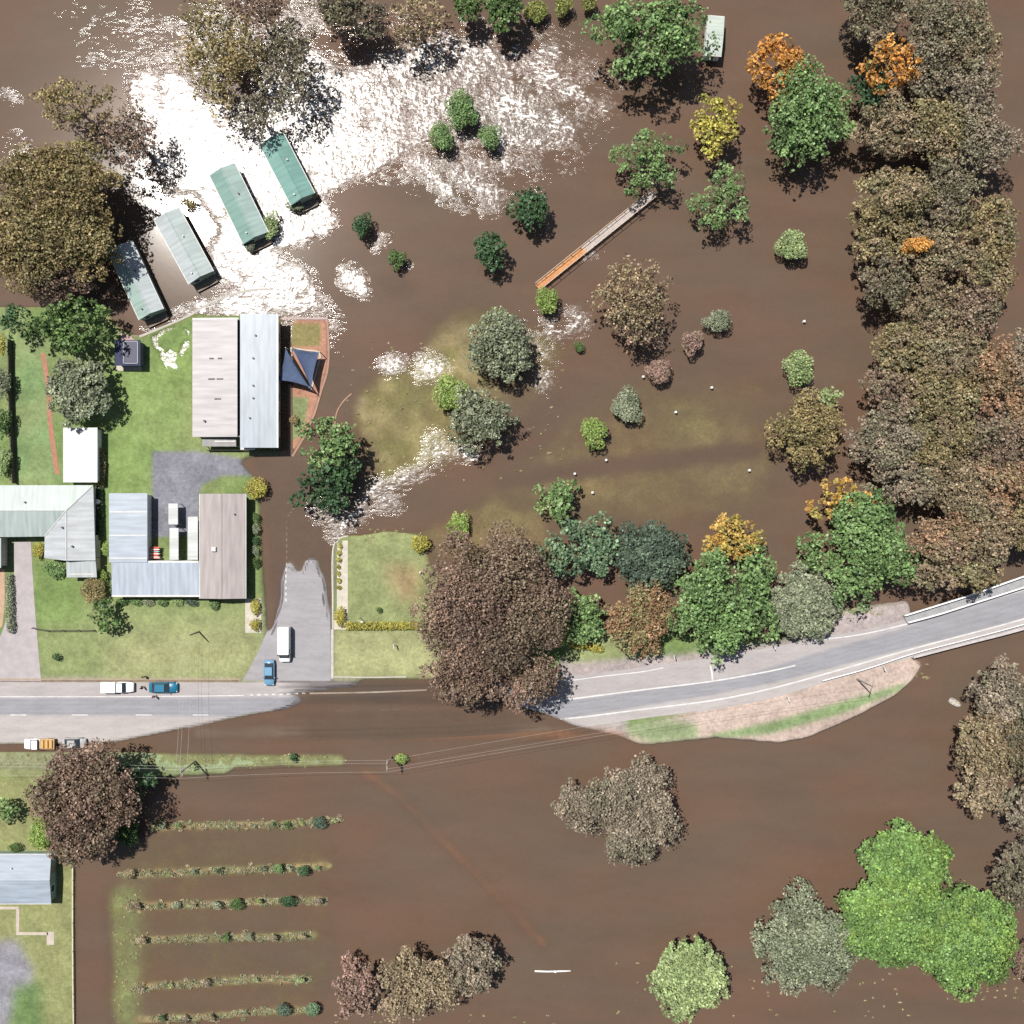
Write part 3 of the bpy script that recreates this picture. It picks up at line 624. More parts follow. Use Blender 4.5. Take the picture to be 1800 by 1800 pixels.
def tree(name, kind, cx, cy, rx, ry, H, pal, label, cat='tree', group=None, rot=0, pal2=None, seed=None):
    """crown outline centred on (cx,cy) px, radii px; H height in metres"""
    global TREES,LEAVES
    TREES+=1; r=np.random.default_rng(seed if seed is not None else 1000+TREES*17)
    zc=H*.62; ctr=W(cx,cy,zc); k=(1-zc/ALT)/10; gk=1.07 if rx>35 else 1.0; Rx,Ry=rx*k*gk,ry*k*gk; Rz=max(.5,H*.36)
    zb=zt1(ctr.x,ctr.y)
    R=math.sqrt(Rx*Ry); ls,lf,lr,*_=KIND[kind]
    nl=int(np.clip(lf*(6+R*3.0),5,64)) if R>1.6 else (4 if R>.9 else 3)
    rt=thing(name,label,cat,(ctr.x,ctr.y,zb),0,group); lobes=[]; c,s=math.cos(rot),math.sin(rot)
    big=R>2.2 and kind in('gum','thin','broad'); k1,k2,k3=r.random(3)*6.28
    for i in range(nl):
        if big and r.random()<.13: continue
        a=i*2.39996+r.random()*.7; q=math.sqrt((i+.5)/nl); q=min(q,1)*(.76 if kind!='arms' else .9)*(.86+.28*r.random())
        if big: q*=1+.10*math.sin(3*a+k1)+.08*math.sin(5*a+k2)+.05*math.sin(8*a+k3)
        ex,ey=q*math.cos(a)*Rx,q*math.sin(a)*Ry
        if R<=1.6: ex*=.6; ey*=.6
        lr_=R*lr*((.6+.95*r.random()) if big else (.8+.5*r.random()))*(1.0 if q>.4 else 1.15)*(1 if R>1.6 else 1.5); 
        z=zc-zb+Rz*(math.sqrt(max(0,1-q*q))*.75-.25)+ (r.random()-.5)*Rz*(.8 if big else .35)
        lobes.append(((ex*c-ey*s,ex*s+ey*c,z),(lr_*(.85+.3*r.random())*min(1.25,Rx/R),lr_*(.85+.3*r.random())*min(1.25,Ry/R),min(lr_*.8,Rz*.6)),.82+.36*r.random(),int(r.integers(0,6 if group==BG else 4))))
    P=PAL[pal]+([(.195,.20,.115),(.31,.225,.16)] if kind=='gum' and group==BG else [])
    o=leafmesh('crown',lobes,kind,P,r,1.0 if R>2.5 else (.85 if R>1.3 else .62),parent=rt); LEAVES+=len(o.data.polygons)
    # trunk and limbs
    mb=MB(); tr=max(.05,R*.045+.04); th=(zc-zb)*.75; lean=Vector(((r.random()-.5)*R*.15,(r.random()-.5)*R*.15,0))
    mid=lean*.5+Vector((0,0,th*.5)); top=lean+Vector((0,0,th))
    mb.tube([Vector((0,0,-.4)),Vector((0,0,.1)),mid,top],[tr*1.35,tr,tr*.8,tr*.45],7)
    if R>1.2:
        for i in r.permutation(len(lobes))[:(12 if kind in('thin','arms') else 7)]:
            e=Vector(lobes[i][0]); st=mid.lerp(top,.2+.7*r.random()); md=st.lerp(e,.5)+Vector((0,0,.1*R*(r.random()-.2)))
            mb.tube([st,md,e],[tr*.42,tr*.28,tr*.10],5,False)
            e2=e+Vector((r.random()-.5,r.random()-.5,.1))*R*.35; mb.tube([md,e2],[tr*.22,.02],4,False)
    mb.build('trunk', BARK if pal in('olive','brown','grey','tan','dkbrown','red','dkgrey') else DBARK, rt, True)
    return rt
G='gum_tree'; BG='river gums in the belt on the right'
# -- north-west trees round the cabins
T=tree
T(G,'thin',135,190,82,52,12,'olive','sparse olive gum on the far left above the big leafy gum','gum tree')
T(G,'thin',232,245,58,62,11,'dkbrown','thin dark brown gum at the left edge of the glittering water','gum tree')
T(G,'gum',110,325,108,72,14,'olive','large olive gum crown on the left above the green roofed cabins','gum tree')
T(G,'gum',58,425,92,82,14,'olive','yellowish olive gum crown touching the left picture edge','gum tree')
T(G,'gum',165,425,58,72,12,'olive','olive gum crown overhanging the leftmost cabin from the west','gum tree')
T(G,'gum',95,495,72,42,11,'dkbrown','dark brown low gum just north of the round green garden tree','gum tree')
T('broadleaf_tree','broad',130,575,68,58,9,'dkgreen','round dark green tree south west of the leftmost cabin')
T('broadleaf_tree','broad',27,565,32,34,7,'deep','small very dark green tree on the left edge beside the gums')
T('domed_tree','dense',141,688,57,60,7,'sage','dense grey olive domed tree north of the bright white shed')
T(G,'thin',388,95,72,98,12,'olive','sparse olive gum standing in glitter north of the cabins','gum tree')
T(G,'thin',505,120,66,76,12,'dkgrey','thin grey gum in glitter directly north of the easternmost cabin','gum tree')
T(G,'thin',455,25,60,50,11,'dkbrown','wispy brown gum cut by the top edge in the upper left','gum tree')
T(G,'gum',615,22,72,46,11,'dkgrey','dark grey green gum cut by the top edge above the glitter','gum tree')
T(G,'thin',735,38,58,62,10,'brown','sparse light brown gum at the top left of the pair of conifers','gum tree')
T(G,'thin',455,200,55,45,10,'dkgrey','thin shadowy grey gum between two taller gums above the cabins','gum tree')
T('conifer','dense',821,12,28,34,8,'dkgreen','bright dark green conifer at the top, western one of a pair','conifer')
T('conifer','dense',882,18,36,42,9,'dkgreen','large dark green conifer at the top, eastern one of a pair','conifer')
T('round_shrub','ball',944,22,19,20,3,'ogreen','small olive ball shrub right beside the conifer pair at top','shrub')
T('round_shrub','ball',988,12,17,17,3,'ogreen','small olive ball shrub at the top, middle one of three','shrub')
T('round_shrub','ball',1033,6,16,15,3,'ogreen','small olive ball shrub half under the huge green tree','shrub')
T('broadleaf_tree','broad',1140,58,106,86,13,'green','huge green tree at the top centre throwing a black shadow on water')
T('bush','ball',812,196,29,32,4.5,'green','largest of the three green bushes standing in the glitter','bush')
T('bush','ball',777,242,21,24,4,'green','lower left one of three green bushes in the glitter','bush')
T('bush','ball',861,242,20,22,4,'green','lower right one of three green bushes in the glitter','bush')
T('bush','ball',637,398,17,22,4,'deep','small dark bush in brown water east of the cabins','bush')
T('bush','ball',698,457,16,18,3,'dkgreen','tiny dark green bush beside a speck of glitter on muddy shoal','bush')
T('conifer','dense',935,368,37,38,6.5,'deep','dark green conifer in open water, northern one of two','conifer')
T('conifer','dense',861,442,33,38,6.5,'deep','dark green conifer in open water, southern one of two','conifer')
T('lobed_tree','arms',1133,290,62,58,8,'green','ragged green tree with open arms at the upper end of the footbridge')
T('lobed_tree','arms',1266,352,56,50,8,'green','ragged green tree with open arms east of the footbridge')
T('yellow_tree','broad',1257,222,48,56,8,'yellow','yellow green tree below the huge green tree')
T('autumn_tree','broad',1363,126,63,60,10,'orange','large orange autumn tree in the upper right')
T('broadleaf_tree','broad',1418,208,78,90,11,'green','green tree overlapping the large orange autumn tree')
T('broadleaf_tree','broad',1535,165,48,45,9,'deep','dark green tree beneath the second orange crown at upper right')
T('autumn_tree','broad',1560,128,50,52,14,'orange','medium orange crown among the grey gums at the upper right')
T('pale_shrub','ball',1392,433,26,28,4,'pale','pale green round shrub alone in water west of the gum belt','shrub')
T('pale_shrub','ball',1403,648,27,28,4,'pale','pale green round shrub alone in water, farther south of its twin','shrub')
T(G,'thin',1112,528,74,80,10,'brown','lone sparse brown gum in water south east of the footbridge','gum tree')
T(G,'thin',1120,590,45,30,8,'dkbrown','low dark brown gum at the foot of the lone sparse gum','gum tree')
T('round_shrub','ball',1262,563,23,21,3.5,'sage','olive round shrub, northernmost of four clipped in a diagonal row','shrub')
T('round_shrub','ball',1217,603,18,22,3.5,'pink','brownish pink round shrub, second from north in the diagonal row','shrub')
T('round_shrub','ball',1157,651,22,21,3.5,'pink','pink grey round shrub, third from north in the diagonal row','shrub')
T('round_shrub','ball',1100,714,26,28,3.5,'sage','grey round shrub, southernmost of four in the diagonal row','shrub')
T('lime_bush','ball',1044,762,24,29,4,'lime','bright lime green bush alone in water near the submerged track','bush')
T('bush','ball',1018,610,9,9,1.6,'dkgreen','tiny dark bush on the shoal beside the lone brown gum','bush')
T('bush','ball',960,528,20,24,4,'lime','lime and dark green bush at the lower end of the footbridge','bush')
T(G,'gum',880,607,60,62,8,'sage','grey green tree on the flooded island, northern one','tree')
T(G,'gum',902,632,38,38,7,'sage','grey green tree touching the right side of the island northern tree','tree')
T(G,'gum',842,738,62,55,8,'sage','grey green tree on the flooded island, southern one','tree')
T('bush','ball',793,690,34,32,4,'lime','yellow green bush left of the grey island trees','bush')
T('bush','broad',875,560,30,20,5,'pale','pale green bush at the top tip of the flooded island','bush')
T('broadleaf_tree','broad',578,780,52,52,9,'green','green tree at the street corner east of the hall, northern half')
T('broadleaf_tree','broad',572,860,50,52,8,'deep','darker green tree at the street corner, southern one of the pair')
T('broadleaf_tree','broad',605,825,32,45,8,'deep','narrow dark tree squeezed on the east side of the street corner pair')
T('round_shrub','ball',452,858,19,19,2.5,'mustard','mustard yellow round shrub at the corner of the brown roofed house','shrub')
T('bush','ball',808,922,17,24,2.5,'lime','lime green bush in shallow water above the giant brown gum','bush')
T('bush','ball',738,955,16,17,2.5,'mustard','yellow bush on the lawn corner left of the giant brown gum','bush')
# -- the giant and its neighbours
T(G,'gum',862,1062,138,138,16,'dkbrown','giant purplish brown gum over the road, biggest crown in view','gum tree')
T(G,'gum',818,1188,66,56,13,'dkbrown','brown gum crown leaning over the flooded highway','gum tree')
T(G,'gum',928,1188,62,55,13,'dkbrown','dark brown gum crown at the lower right of the giant gum','gum tree')
T('broadleaf_tree','broad',978,878,42,46,6,'green','light green tree on the shore left of the blue green trees')
T('broadleaf_tree','broad',1022,962,70,66,8,'blue','blue green round tree right of the giant brown gum')
T('broadleaf_tree','dense',1140,975,68,58,8,'dkblue','dull dark bluish tree between the blue green and large green trees')
T('broadleaf_tree','broad',1026,1085,50,52,6,'green','light green tree on the verge right of the giant gum')
T('rusty_tree','gum',1126,1088,66,70,8,'rust','rust and green mottled tree by the road')
T('broadleaf_tree','broad',1276,1045,102,100,12,'green','large bright green tree hanging over the road verge')
T('broadleaf_tree','broad',1262,1120,42,48,9,'green','pointed green crown dipping towards the painted road mark')
T('autumn_tree','broad',1293,943,58,46,8,'oryel','orange and yellow crown on top of the large roadside green tree')
T('domed_tree','dense',1410,1065,66,64,7,'sage','dense grey olive dome beside the road near the bridge')
T('autumn_tree','broad',1474,880,54,44,9,'oryel','orange yellow crown above the vivid green tree near the bridge')
T('broadleaf_tree','broad',1515,963,96,94,11,'green','vivid green tree near the bridge approach')
T(G,'gum',1414,762,63,74,10,'olive','olive gum standing apart west of the gum belt','gum tree')
T('bush','broad',1452,702,28,26,7,'pale','light green crown tucked at the upper right of the lone olive gum','tree')
# -- east belt of river gums
BG='river gums in the belt on the right'
EB=[(1545,35,62,58,'dkgrey','dark grey gum at the belt top, cut by the picture edge'),
(1645,40,70,62,'dkgrey','grey brown gum cut by the top edge, middle of the belt'),
(1705,70,52,66,'brown','light brown gum on the river side at the very top of the belt'),
(1620,125,62,52,'dkgrey','grey gum right of the medium orange crown'),
(1700,165,58,62,'grey','pale grey gum on the river side level with the medium orange crown'),
(1560,240,66,58,'brown','brown gum directly right of the green tree overlapping the orange one'),
(1640,225,66,60,'olive','tawny olive gum in the belt below the medium orange crown'),
(1712,262,60,66,'grey','greyish gum on the river edge above a dark gap'),
(1560,352,72,60,'olive','yellow olive gum on the pond side, north of the small orange tuft'),
(1650,345,64,60,'dkgrey','grey green gum in mid belt north of the small orange tuft'),
(1725,395,58,58,'olive','olive gum on the river edge level with the small orange tuft'),
(1545,440,56,52,'olive','olive gum immediately left of the small orange tuft'),
(1650,450,60,52,'brown','brown gum immediately right of the small orange tuft'),
(1740,480,48,62,'olive','olive gum bulging farthest into the river on the right'),
(1545,505,48,50,'dkgrey','dark grey gum on the pond side below the small orange tuft'),
(1625,530,62,52,'brown','tan brown gum below the small orange tuft'),
(1700,545,52,52,'dkbrown','dark purplish gum on the river side in mid belt'),
(1575,610,56,56,'olive','olive tan gum on the pond side level with the second pale shrub'),
(1655,615,68,60,'brown','brown gum in mid belt level with the second pale shrub'),
(1560,680,50,44,'dkbrown','dark reddish gum at the pond side south of the second pale shrub'),
(1640,700,66,56,'olive','olive gum in mid belt where the river bends out of view'),
(1745,665,62,66,'red','reddish brown gum at the right picture edge in mid belt'),
(1795,640,42,50,'grey','wispy grey gum cut by the right picture edge'),
(1560,765,66,58,'grey','pale olive grey gum on the pond side right of the lone olive gum'),
(1650,780,68,60,'olive','olive gum beside a black gap south of mid belt'),
(1735,770,62,62,'dkbrown','dark brown gum near the right edge south of the reddish one'),
(1800,760,48,70,'red','rusty red gum cut by the right picture edge'),
(1590,845,66,46,'grey','grey gum above the vivid green tree'),
(1685,860,66,58,'brown','brown gum upper right of the vivid green tree'),
(1770,860,58,56,'red','reddish gum at the right edge above the bridge'),
(1655,950,66,58,'red','mottled reddish brown gum right beside the vivid green tree'),
(1735,950,62,56,'brown','brown olive gum near the right edge just above the bridge'),
(1800,930,44,50,'olive','olive gum cut by the right edge above the bridge'),
(1640,1005,42,32,'brown','small tan gum overhanging the footway start'),
(1715,1005,48,30,'olive','small olive gum overhanging the middle of the footway')]
for (cx,cy,rx,ry,p,lb) in EB: T(G,'gum',cx+((cx*13+cy*7)%25-12),cy+((cx*5+cy*11)%17-8),rx*1.03,ry*1.03,12+((cx*7+cy)%5)*.8,p,lb,'gum tree',BG)
T('autumn_tree','ball',1603,437,22,18,15.5,'orange','tiny vivid orange tuft poking out of the gum belt')
EB2=[(1755,1215,52,58,'grey','grey brown gum on the right edge below the bridge, top of its clump'),
(1735,1310,66,66,'brown','tan gum in the lower right clump, second from the bridge'),
(1800,1290,48,80,'dkgrey','dark gum cut by the right edge in the clump below the bridge'),
(1722,1385,46,46,'tan','tan crown at the lower left of the clump below the bridge'),
(1795,1410,48,52,'grey','greenish grey gum cut by the right edge above the bright willow'),
(1785,1530,48,62,'dkgrey','ashy grey gum cut by the right edge beside the bright willow')]
for (cx,cy,rx,ry,p,lb) in EB2: T(G,'gum',cx,cy,rx,ry,11,p,lb,'gum tree','gums in the clump below the bridge')
T('bush','ball',1805,1685,22,40,4,'dkbrown','dark brown bush cut by the right edge below the willows','bush')
# -- south
T('willow_tree','willow',1586,1515,78,68,8,'willow','bright green willow, upper one of three joined crowns','willow')
T('willow_tree','willow',1563,1618,96,74,8.5,'willow','bright yellow green willow, left one of three joined crowns','willow')
T('willow_tree','willow',1695,1645,84,88,8,'willow','bright green willow, right one of three joined crowns','willow')
T(G,'gum',1408,1660,84,84,9,'sage','pale grey olive gum left of the bright willows','gum tree')
T('pale_tree','willow',1207,1714,63,68,7,'pale','round pale green tree alone near the bottom edge')
T(G,'gum',1112,1420,80,94,9,'grey','grey brown gum alone in water below the highway, bigger of two','gum tree')
T(G,'gum',1013,1415,40,50,7,'grey','small grey brown gum touching the left of a bigger one','gum tree')
T(G,'gum',832,1688,54,58,8,'grey','grey olive gum at the bottom, right end of a clump of three','gum tree')
T(G,'gum',735,1725,76,64,8,'tan','tan mottled gum at the bottom, middle of a clump','gum tree')
T('pink_tree','gum',625,1738,42,56,6,'pink','pinkish tree at the bottom, left end of a clump')
T(G,'gum',155,1385,96,84,13,'dkbrown','big reddish brown gum by the road in the lower left','gum tree')
T(G,'gum',145,1465,66,56,11,'dkbrown','brown gum crown joined below the big lower left gum','gum tree')
T('bush','broad',232,1375,42,40,7,'deep','dark green bush under the right side of the lower left gum','bush')
T('bush','ball',222,1462,26,24,3,'dkgreen','green bush in the water right of the lower left gum','bush')
T('broadleaf_tree','broad',8,1420,27,33,5,'green','green tree half cut by the left edge below the road')
T('lime_bush','ball',72,1464,19,28,3,'lime','lime green bush on the lawn beside the lower left gum','bush')
T('bush','ball',28,1490,14,8,1.5,'dkgreen','small dark bush against the top wall of the lower left shed','bush')
# -- gardens round the houses
T('garden_tree','broad',187,1078,30,38,5,'dkgreen','dark green garden tree on the front lawn of the blue roofed house')
T('bush','ball',165,1035,22,24,3,'olive','olive garden bush beside the corner of the mint roofed house','bush')
T('bush','ball',98,1000,22,17,2,'green','green bush in the notch of the mint roofed house','bush')
T('bush','ball',67,970,10,14,1.6,'mustard','yellowish bush at the head of the pink driveway','bush')
T('bush','ball',187,965,9,13,2.2,'lime','lime bush in the narrow gap between two houses, northern one','bush')
T('bush','ball',178,1012,11,13,2,'lime','lime bush in the narrow gap between two houses, southern one','bush')
T('bush','ball',102,1156,8,8,1.3,'deep','tiny dark round bush on the front lawn','bush')
T('bush','ball',376,1062,9,10,1.4,'green','small green bush below the brown roofed house','bush')
T('bush','ball',666,1072,6,6,1.2,'dkgreen','small dark bush on the lawn above the long hedge','bush')
T('bush','ball',516,738,9,10,1.3,'rust','reddish shrub in the small lawn beside the hall','bush')
T('bush','ball',448,1068,10,18,1.5,'mustard','yellow green clipped bush by the side street, upper of two','bush')
T('bush','ball',448,1099,10,11,1.5,'mustard','yellow clipped bush by the side street, lower of two','bush')
T('bush','ball',598,1085,11,19,1.7,'mustard','yellow green clipped bush at the left end of the long hedge','bush')
T('bush','ball',5,608,8,24,3.5,'yellow','yellow shrub at the top of the left edge garden border','bush')
T('bush','ball',7,675,13,32,3.5,'sage','grey green shrub, second from top in the left edge border','bush')
T('bush','ball',7,745,13,30,3.5,'dkgreen','dark green shrub, third from top in the left edge border','bush')
T('bush','ball',7,812,14,30,3.5,'pale','pale green shrub at the bottom of the left edge border','bush')
T('bush','ball',330,357,15,10,2.2,'olive','olive bush in the glitter behind the second cabin','bush')
T('bush','ball',476,398,14,26,2.6,'pale','olive green bush along the right side of the third cabin','bush')
T('bush','ball',437,432,14,9,2,'sage','low bush at the front end of the third cabin','bush')
T('bush','ball',517,362,18,10,2,'sage','low bush at the front end of the easternmost cabin','bush')
T('bush','ball',552,340,8,8,1.8,'olive','tiny bush at the front right corner of the easternmost cabin','bush')
names=['lowest','second lowest','third lowest','middle','third highest','second highest','topmost']
for i,y in enumerate((1032,1020,1008,996,984,972,960)): T('flower_clump','ball',595.5+(i==6)*3,y,4.6,5.2,.8,'mustard','%s yellow flowering clump in the white bed east of the street'%names[i],'flowers','yellow clumps in the white garden bed')
nm2=['top','second','third','fourth','bottom']
for i,(y,p) in enumerate(((908,'dkgreen'),(930,'sage'),(950,'deep'),(968,'sage'),(988,'dkgreen'))): T('bush','ball',449,y,7,10,1.4,p,'%s shrub along the east wall of the brown roofed house'%nm2[i],'bush','shrubs along the brown roofed house')
for i,(x,p) in enumerate(((215,'dkgreen'),(240,'green'),(262,'sage'),(285,'green'),(312,'pale'),(338,'dkblue'))): T('bush','ball',x,1058,11,7,1.0,p,'%s bush from the west under the blue roof front eave'%['first','second','third','fourth','fifth','sixth'][i],'bush','bushes under the blue roof eave')

def hedge(pts, wpx, h, pal, label, seed=3):
    r=np.random.default_rng(seed); n=int(sum(math.dist(a,b) for a,b in zip(pts[:-1],pts[1:]))/(wpx*.45))+2; c=resample(pts,n); lobes=[]
    o0=W(*c[0]); z0=zt1(o0.x,o0.y)
    for p in c:
        q=W(p[0],p[1],h*.6); lobes.append(((q.x-o0.x+(r.random()-.5)*.1,q.y-o0.y+(r.random()-.5)*.1,h*.5),(wpx*.055,wpx*.055,h*.5),.85+.3*r.random(),int(r.integers(0,4))))
    o=leafmesh('hedge',lobes,'ball',PAL[pal],r,.75); o.location=(o0.x,o0.y,z0); return tag(o,label,'hedge')
hedge([(612,1100),(670,1100),(735,1100)],13,1.1,'mustard','long clipped yellow green hedge across the lawn beside the giant gum')
hedge([(1003,1132),(1030,1136),(1055,1141)],11,1.0,'mustard','short yellow green hedge under the light green verge tree',5)
hedge([(17,1015),(18,1050),(20,1105)],13,1.2,'sage','narrow olive hedge beside the pink driveway',6)
hedge([(177,860),(178,900),(176,945)],8,1.2,'deep','dark narrow hedge in the gap right of the mint roofed house',8)
hedge([(180,790),(183,820),(180,852)],8,1.2,'olive','dark olive hedge along the right side of the white shed',9)

# -- flooded vine rows
ROWS=[('first',[(285,1452,11,8,'sage'),(312,1450,9,7,'green'),(445,1451,8,7,'sage'),(480,1449,13,10,'deep'),(505,1450,13,9,'dkgreen'),(530,1446,8,7,'lime'),(560,1446,13,10,'dkblue'),(588,1442,8,7,'pale')]),
 ('second',[(228,1536,10,8,'tan'),(262,1535,9,8,'sage'),(297,1535,9,8,'green'),(340,1532,14,11,'dkblue'),(383,1530,16,11,'deep'),(462,1527,13,9,'dkblue'),(488,1527,11,9,'green'),(508,1526,13,10,'sage'),(532,1530,12,9,'deep'),(556,1524,10,7,'green')]),
 ('third',[(240,1592,9,7,'tan'),(282,1592,8,9,'deep'),(310,1590,8,7,'sage'),(338,1588,8,7,'tan'),(380,1589,9,8,'sage'),(415,1588,13,10,'dkgreen'),(455,1583,9,7,'lime'),(505,1584,14,10,'deep'),(560,1584,7,6,'grey')]),
 ('fourth',[(250,1652,9,7,'tan'),(290,1650,9,7,'tan'),(395,1647,14,11,'dkgreen'),(438,1648,9,9,'sage'),(480,1648,9,6,'tan'),(532,1645,11,6,'tan')]),
 ('fifth',[(247,1737,12,12,'grey'),(300,1732,7,6,'pale'),(362,1727,8,8,'grey'),(450,1722,8,5,'pale'),(530,1722,8,5,'pale')]),
 ('sixth',[(285,1790,9,9,'deep'),(325,1790,8,7,'grey'),(370,1788,8,6,'tan'),(432,1780,11,11,'dkblue'),(498,1776,14,11,'dkblue'),(547,1775,13,10,'blue')])]
ordn=['first','second','third','fourth','fifth','sixth','seventh','eighth','ninth','tenth']
cw={'sage':'grey green','green':'green','deep':'dark green','dkgreen':'dark green','lime':'yellow green','dkblue':'bluish dark','pale':'pale green','tan':'straw coloured','grey':'ashy grey','blue':'blue green'}
wl=[]; rw=np.random.default_rng(77)
for rn,items in ROWS:
    for i,(x,y,rx,ry,p) in enumerate(items):
        T('vine_bush',('ball','arms','ball','thin')[(i*5+x)%4],x,y,rx*1.05,ry*1.05,1.3+((x*7+y)%5)*.2,p,'%s bush, %s from the west in the %s flooded row below the road'%(cw[p],ordn[i],rn),'vine bush','bushes in the flooded vine rows')
    xs=[q[0] for q in items]; ys=[q[1] for q in items]
    for x in np.arange(min(xs)-18,max(xs)+14,1.7):
        if rw.random()<.62:
            y=np.interp(x,xs,ys)+rw.normal()*3.8; q=W(x,y); wl.append(((q.x,q.y,.05),(.25+.35*rw.random(),.18+.25*rw.random(),.24),.8+.5*rw.random(),int(rw.integers(0,4))))
ob=leafmesh('weeds',wl,'ball',[(.30,.25,.15),(.23,.24,.13),(.35,.29,.20),(.17,.20,.11)],rw,.5); ob['kind']='stuff'
# straw, reeds and litter poking through the shallows
wl=[]
for (x0,y0,x1,y1,n) in ((1080,1690,1600,1790,60),(1650,1700,1800,1760,50),(590,1780,1000,1800,15),(600,600,1000,850,120),(640,930,760,960,25),(1430,1070,1560,1080,40),(260,1325,620,1350,60),(0,1325,250,1350,60),(200,1560,250,1790,60),(1600,1160,1640,1200,12)):
    for _ in range(n):
        q=W(x0+(x1-x0)*rw.random(),y0+(y1-y0)*rw.random()); z=max(zt1(q.x,q.y),0)
        wl.append(((q.x,q.y,z+.03),(.12+.22*rw.random(),.1+.12*rw.random(),.1),.8+.6*rw.random(),int(rw.integers(0,4))))
ob=leafmesh('reeds',wl,'ball',[(.34,.27,.15),(.24,.26,.12),(.42,.34,.22),(.18,.22,.08)],rw,.4); ob['kind']='stuff'

# ---------------------------------------------------------------- buildings
WALLC=mat('cream_wall',(.45,.42,.36),.85); WALLG=mat('green_wall',(.20,.27,.22),.8); WALLW=mat('white_wall',(.6,.6,.58),.8); WALLB=mat('brick_wall',(.28,.15,.10),.9,mottle=.25,scale=4)
GLASS=mat('window_glass',(.03,.04,.05),.12,.6,mottle=.05); FRAME=mat('white_frame',(.7,.7,.68),.5); DOORM=mat('door_paint',(.2,.16,.12),.5); TRIM=mat('white_trim',(.45,.44,.42),.5); DARK=mat('dark_trim',(.05,.05,.05),.6)
def frame_at(cx,cy,h,ang):
    p=W(cx,cy,h); return Matrix.Translation((p.x,p.y,0))@Matrix.Rotation(ang,4,'Z')
def openings(par, L, Wd, z0, wins, doors):
    """windows/doors on walls of an L x Wd box centred at 0; entries (side, pos, width)"""
    for kind,lst in (('window',wins),('door',doors)):
        for side,pos,wd in lst:
            T={'s':Matrix.Translation((pos,-Wd/2,0)),'n':Matrix.Translation((pos,Wd/2,0))@Matrix.Rotation(math.pi,4,'Z'),'e':Matrix.Translation((L/2,pos,0))@Matrix.Rotation(math.pi/2,4,'Z'),'w':Matrix.Translation((-L/2,pos,0))@Matrix.Rotation(-math.pi/2,4,'Z')}[side]
            if kind=='window':
                f=MB(); 
                for a in ((-wd/2-.06,-wd/2,.9,2.1),(wd/2,wd/2+.06,.9,2.1),(-wd/2-.06,wd/2+.06,2.1,2.17),(-wd/2-.1,wd/2+.1,.82,.9)): f.box(a[0],a[1],-.07,.02,z0+a[2],z0+a[3],T)
                fo=f.build('window',FRAME,par); MB().box(-wd/2,wd/2,-.03,.01,z0+.9,z0+2.1,T).build('pane',GLASS,fo)
            else:
                d=MB().box(-wd/2,wd/2,-.05,.02,z0+.1,z0+2.1,T).build('door',DOORM,par); MB().box(wd/2-.14,wd/2-.08,-.1,-.05,z0+1.0,z0+1.12,T).build('handle',FRAME,d)
def gable(par, L, Wd, he, hr, mats, wallm, z0=0, ov=.35, hip=0, th=.10, caps=True, vents=()):
    """gable or hip building along local x; roof edges L x Wd; mats = (north slope, south slope)"""
    MB().box(-L/2+ov,L/2-ov,-Wd/2+ov,Wd/2-ov,z0,he-.12).build('wall',wallm,par)
    rx=L/2-hip
    for sgn,m_ in ((1,mats[0]),(-1,mats[1])):
        y=sgn*Wd/2; P=[(-L/2,y,he),(L/2,y,he),(rx,0,hr),(-rx,0,hr)]; mb=MB(); n=4
        mb.v=[tuple(p) for p in P]+[(p[0],p[1],p[2]-th) for p in P]; mb.f=[(0,1,2,3),(7,6,5,4),(0,4,5,1),(1,5,6,2),(2,6,7,3),(3,7,4,0)]
        mb.build('roof',m_,par)
    if hip:
        for sx in (1,-1):
            P=[(sx*L/2,-Wd/2,he),(sx*L/2,Wd/2,he),(sx*rx,0,hr)]; mb=MB(); mb.v=[tuple(p) for p in P]+[(p[0],p[1],p[2]-th) for p in P]; mb.f=[(0,1,2),(5,4,3),(0,3,4,1),(1,4,5,2),(2,5,3,0)]; mb.build('roof',mats[0],par)
    else:
        for sx in (1,-1):
            x=sx*(L/2-ov); MB().tri((x,-Wd/2+ov,he-.125),(x,Wd/2-ov,he-.125),(x,0,hr-.15)).build('gable_wall',wallm,par)
    if caps:
        mb=MB(); mb.v=[(-rx,-.14,hr-.02),(rx,-.14,hr-.02),(rx,0,hr+.05),(-rx,0,hr+.05),(rx,.14,hr-.02),(-rx,.14,hr-.02)]; mb.f=[(0,1,2,3),(3,2,4,5)]; mb.build('ridge_cap',mats[0],par)
        for sgn in (1,-1): MB().box(-L/2,L/2,sgn*(Wd/2)+(0 if sgn>0 else -.12),sgn*(Wd/2)+(.12 if sgn>0 else 0),he-.18,he-.04).build('gutter',TRIM,par)
    for (vx,vy) in vents:
        zz=hr-(hr-he)*abs(vy)/(Wd/2); MB().tube([(vx,vy,zz-.1),(vx,vy,zz+.35)],.14,8).build('vent',DARK if (vx*7)%2<1 else TRIM,par)
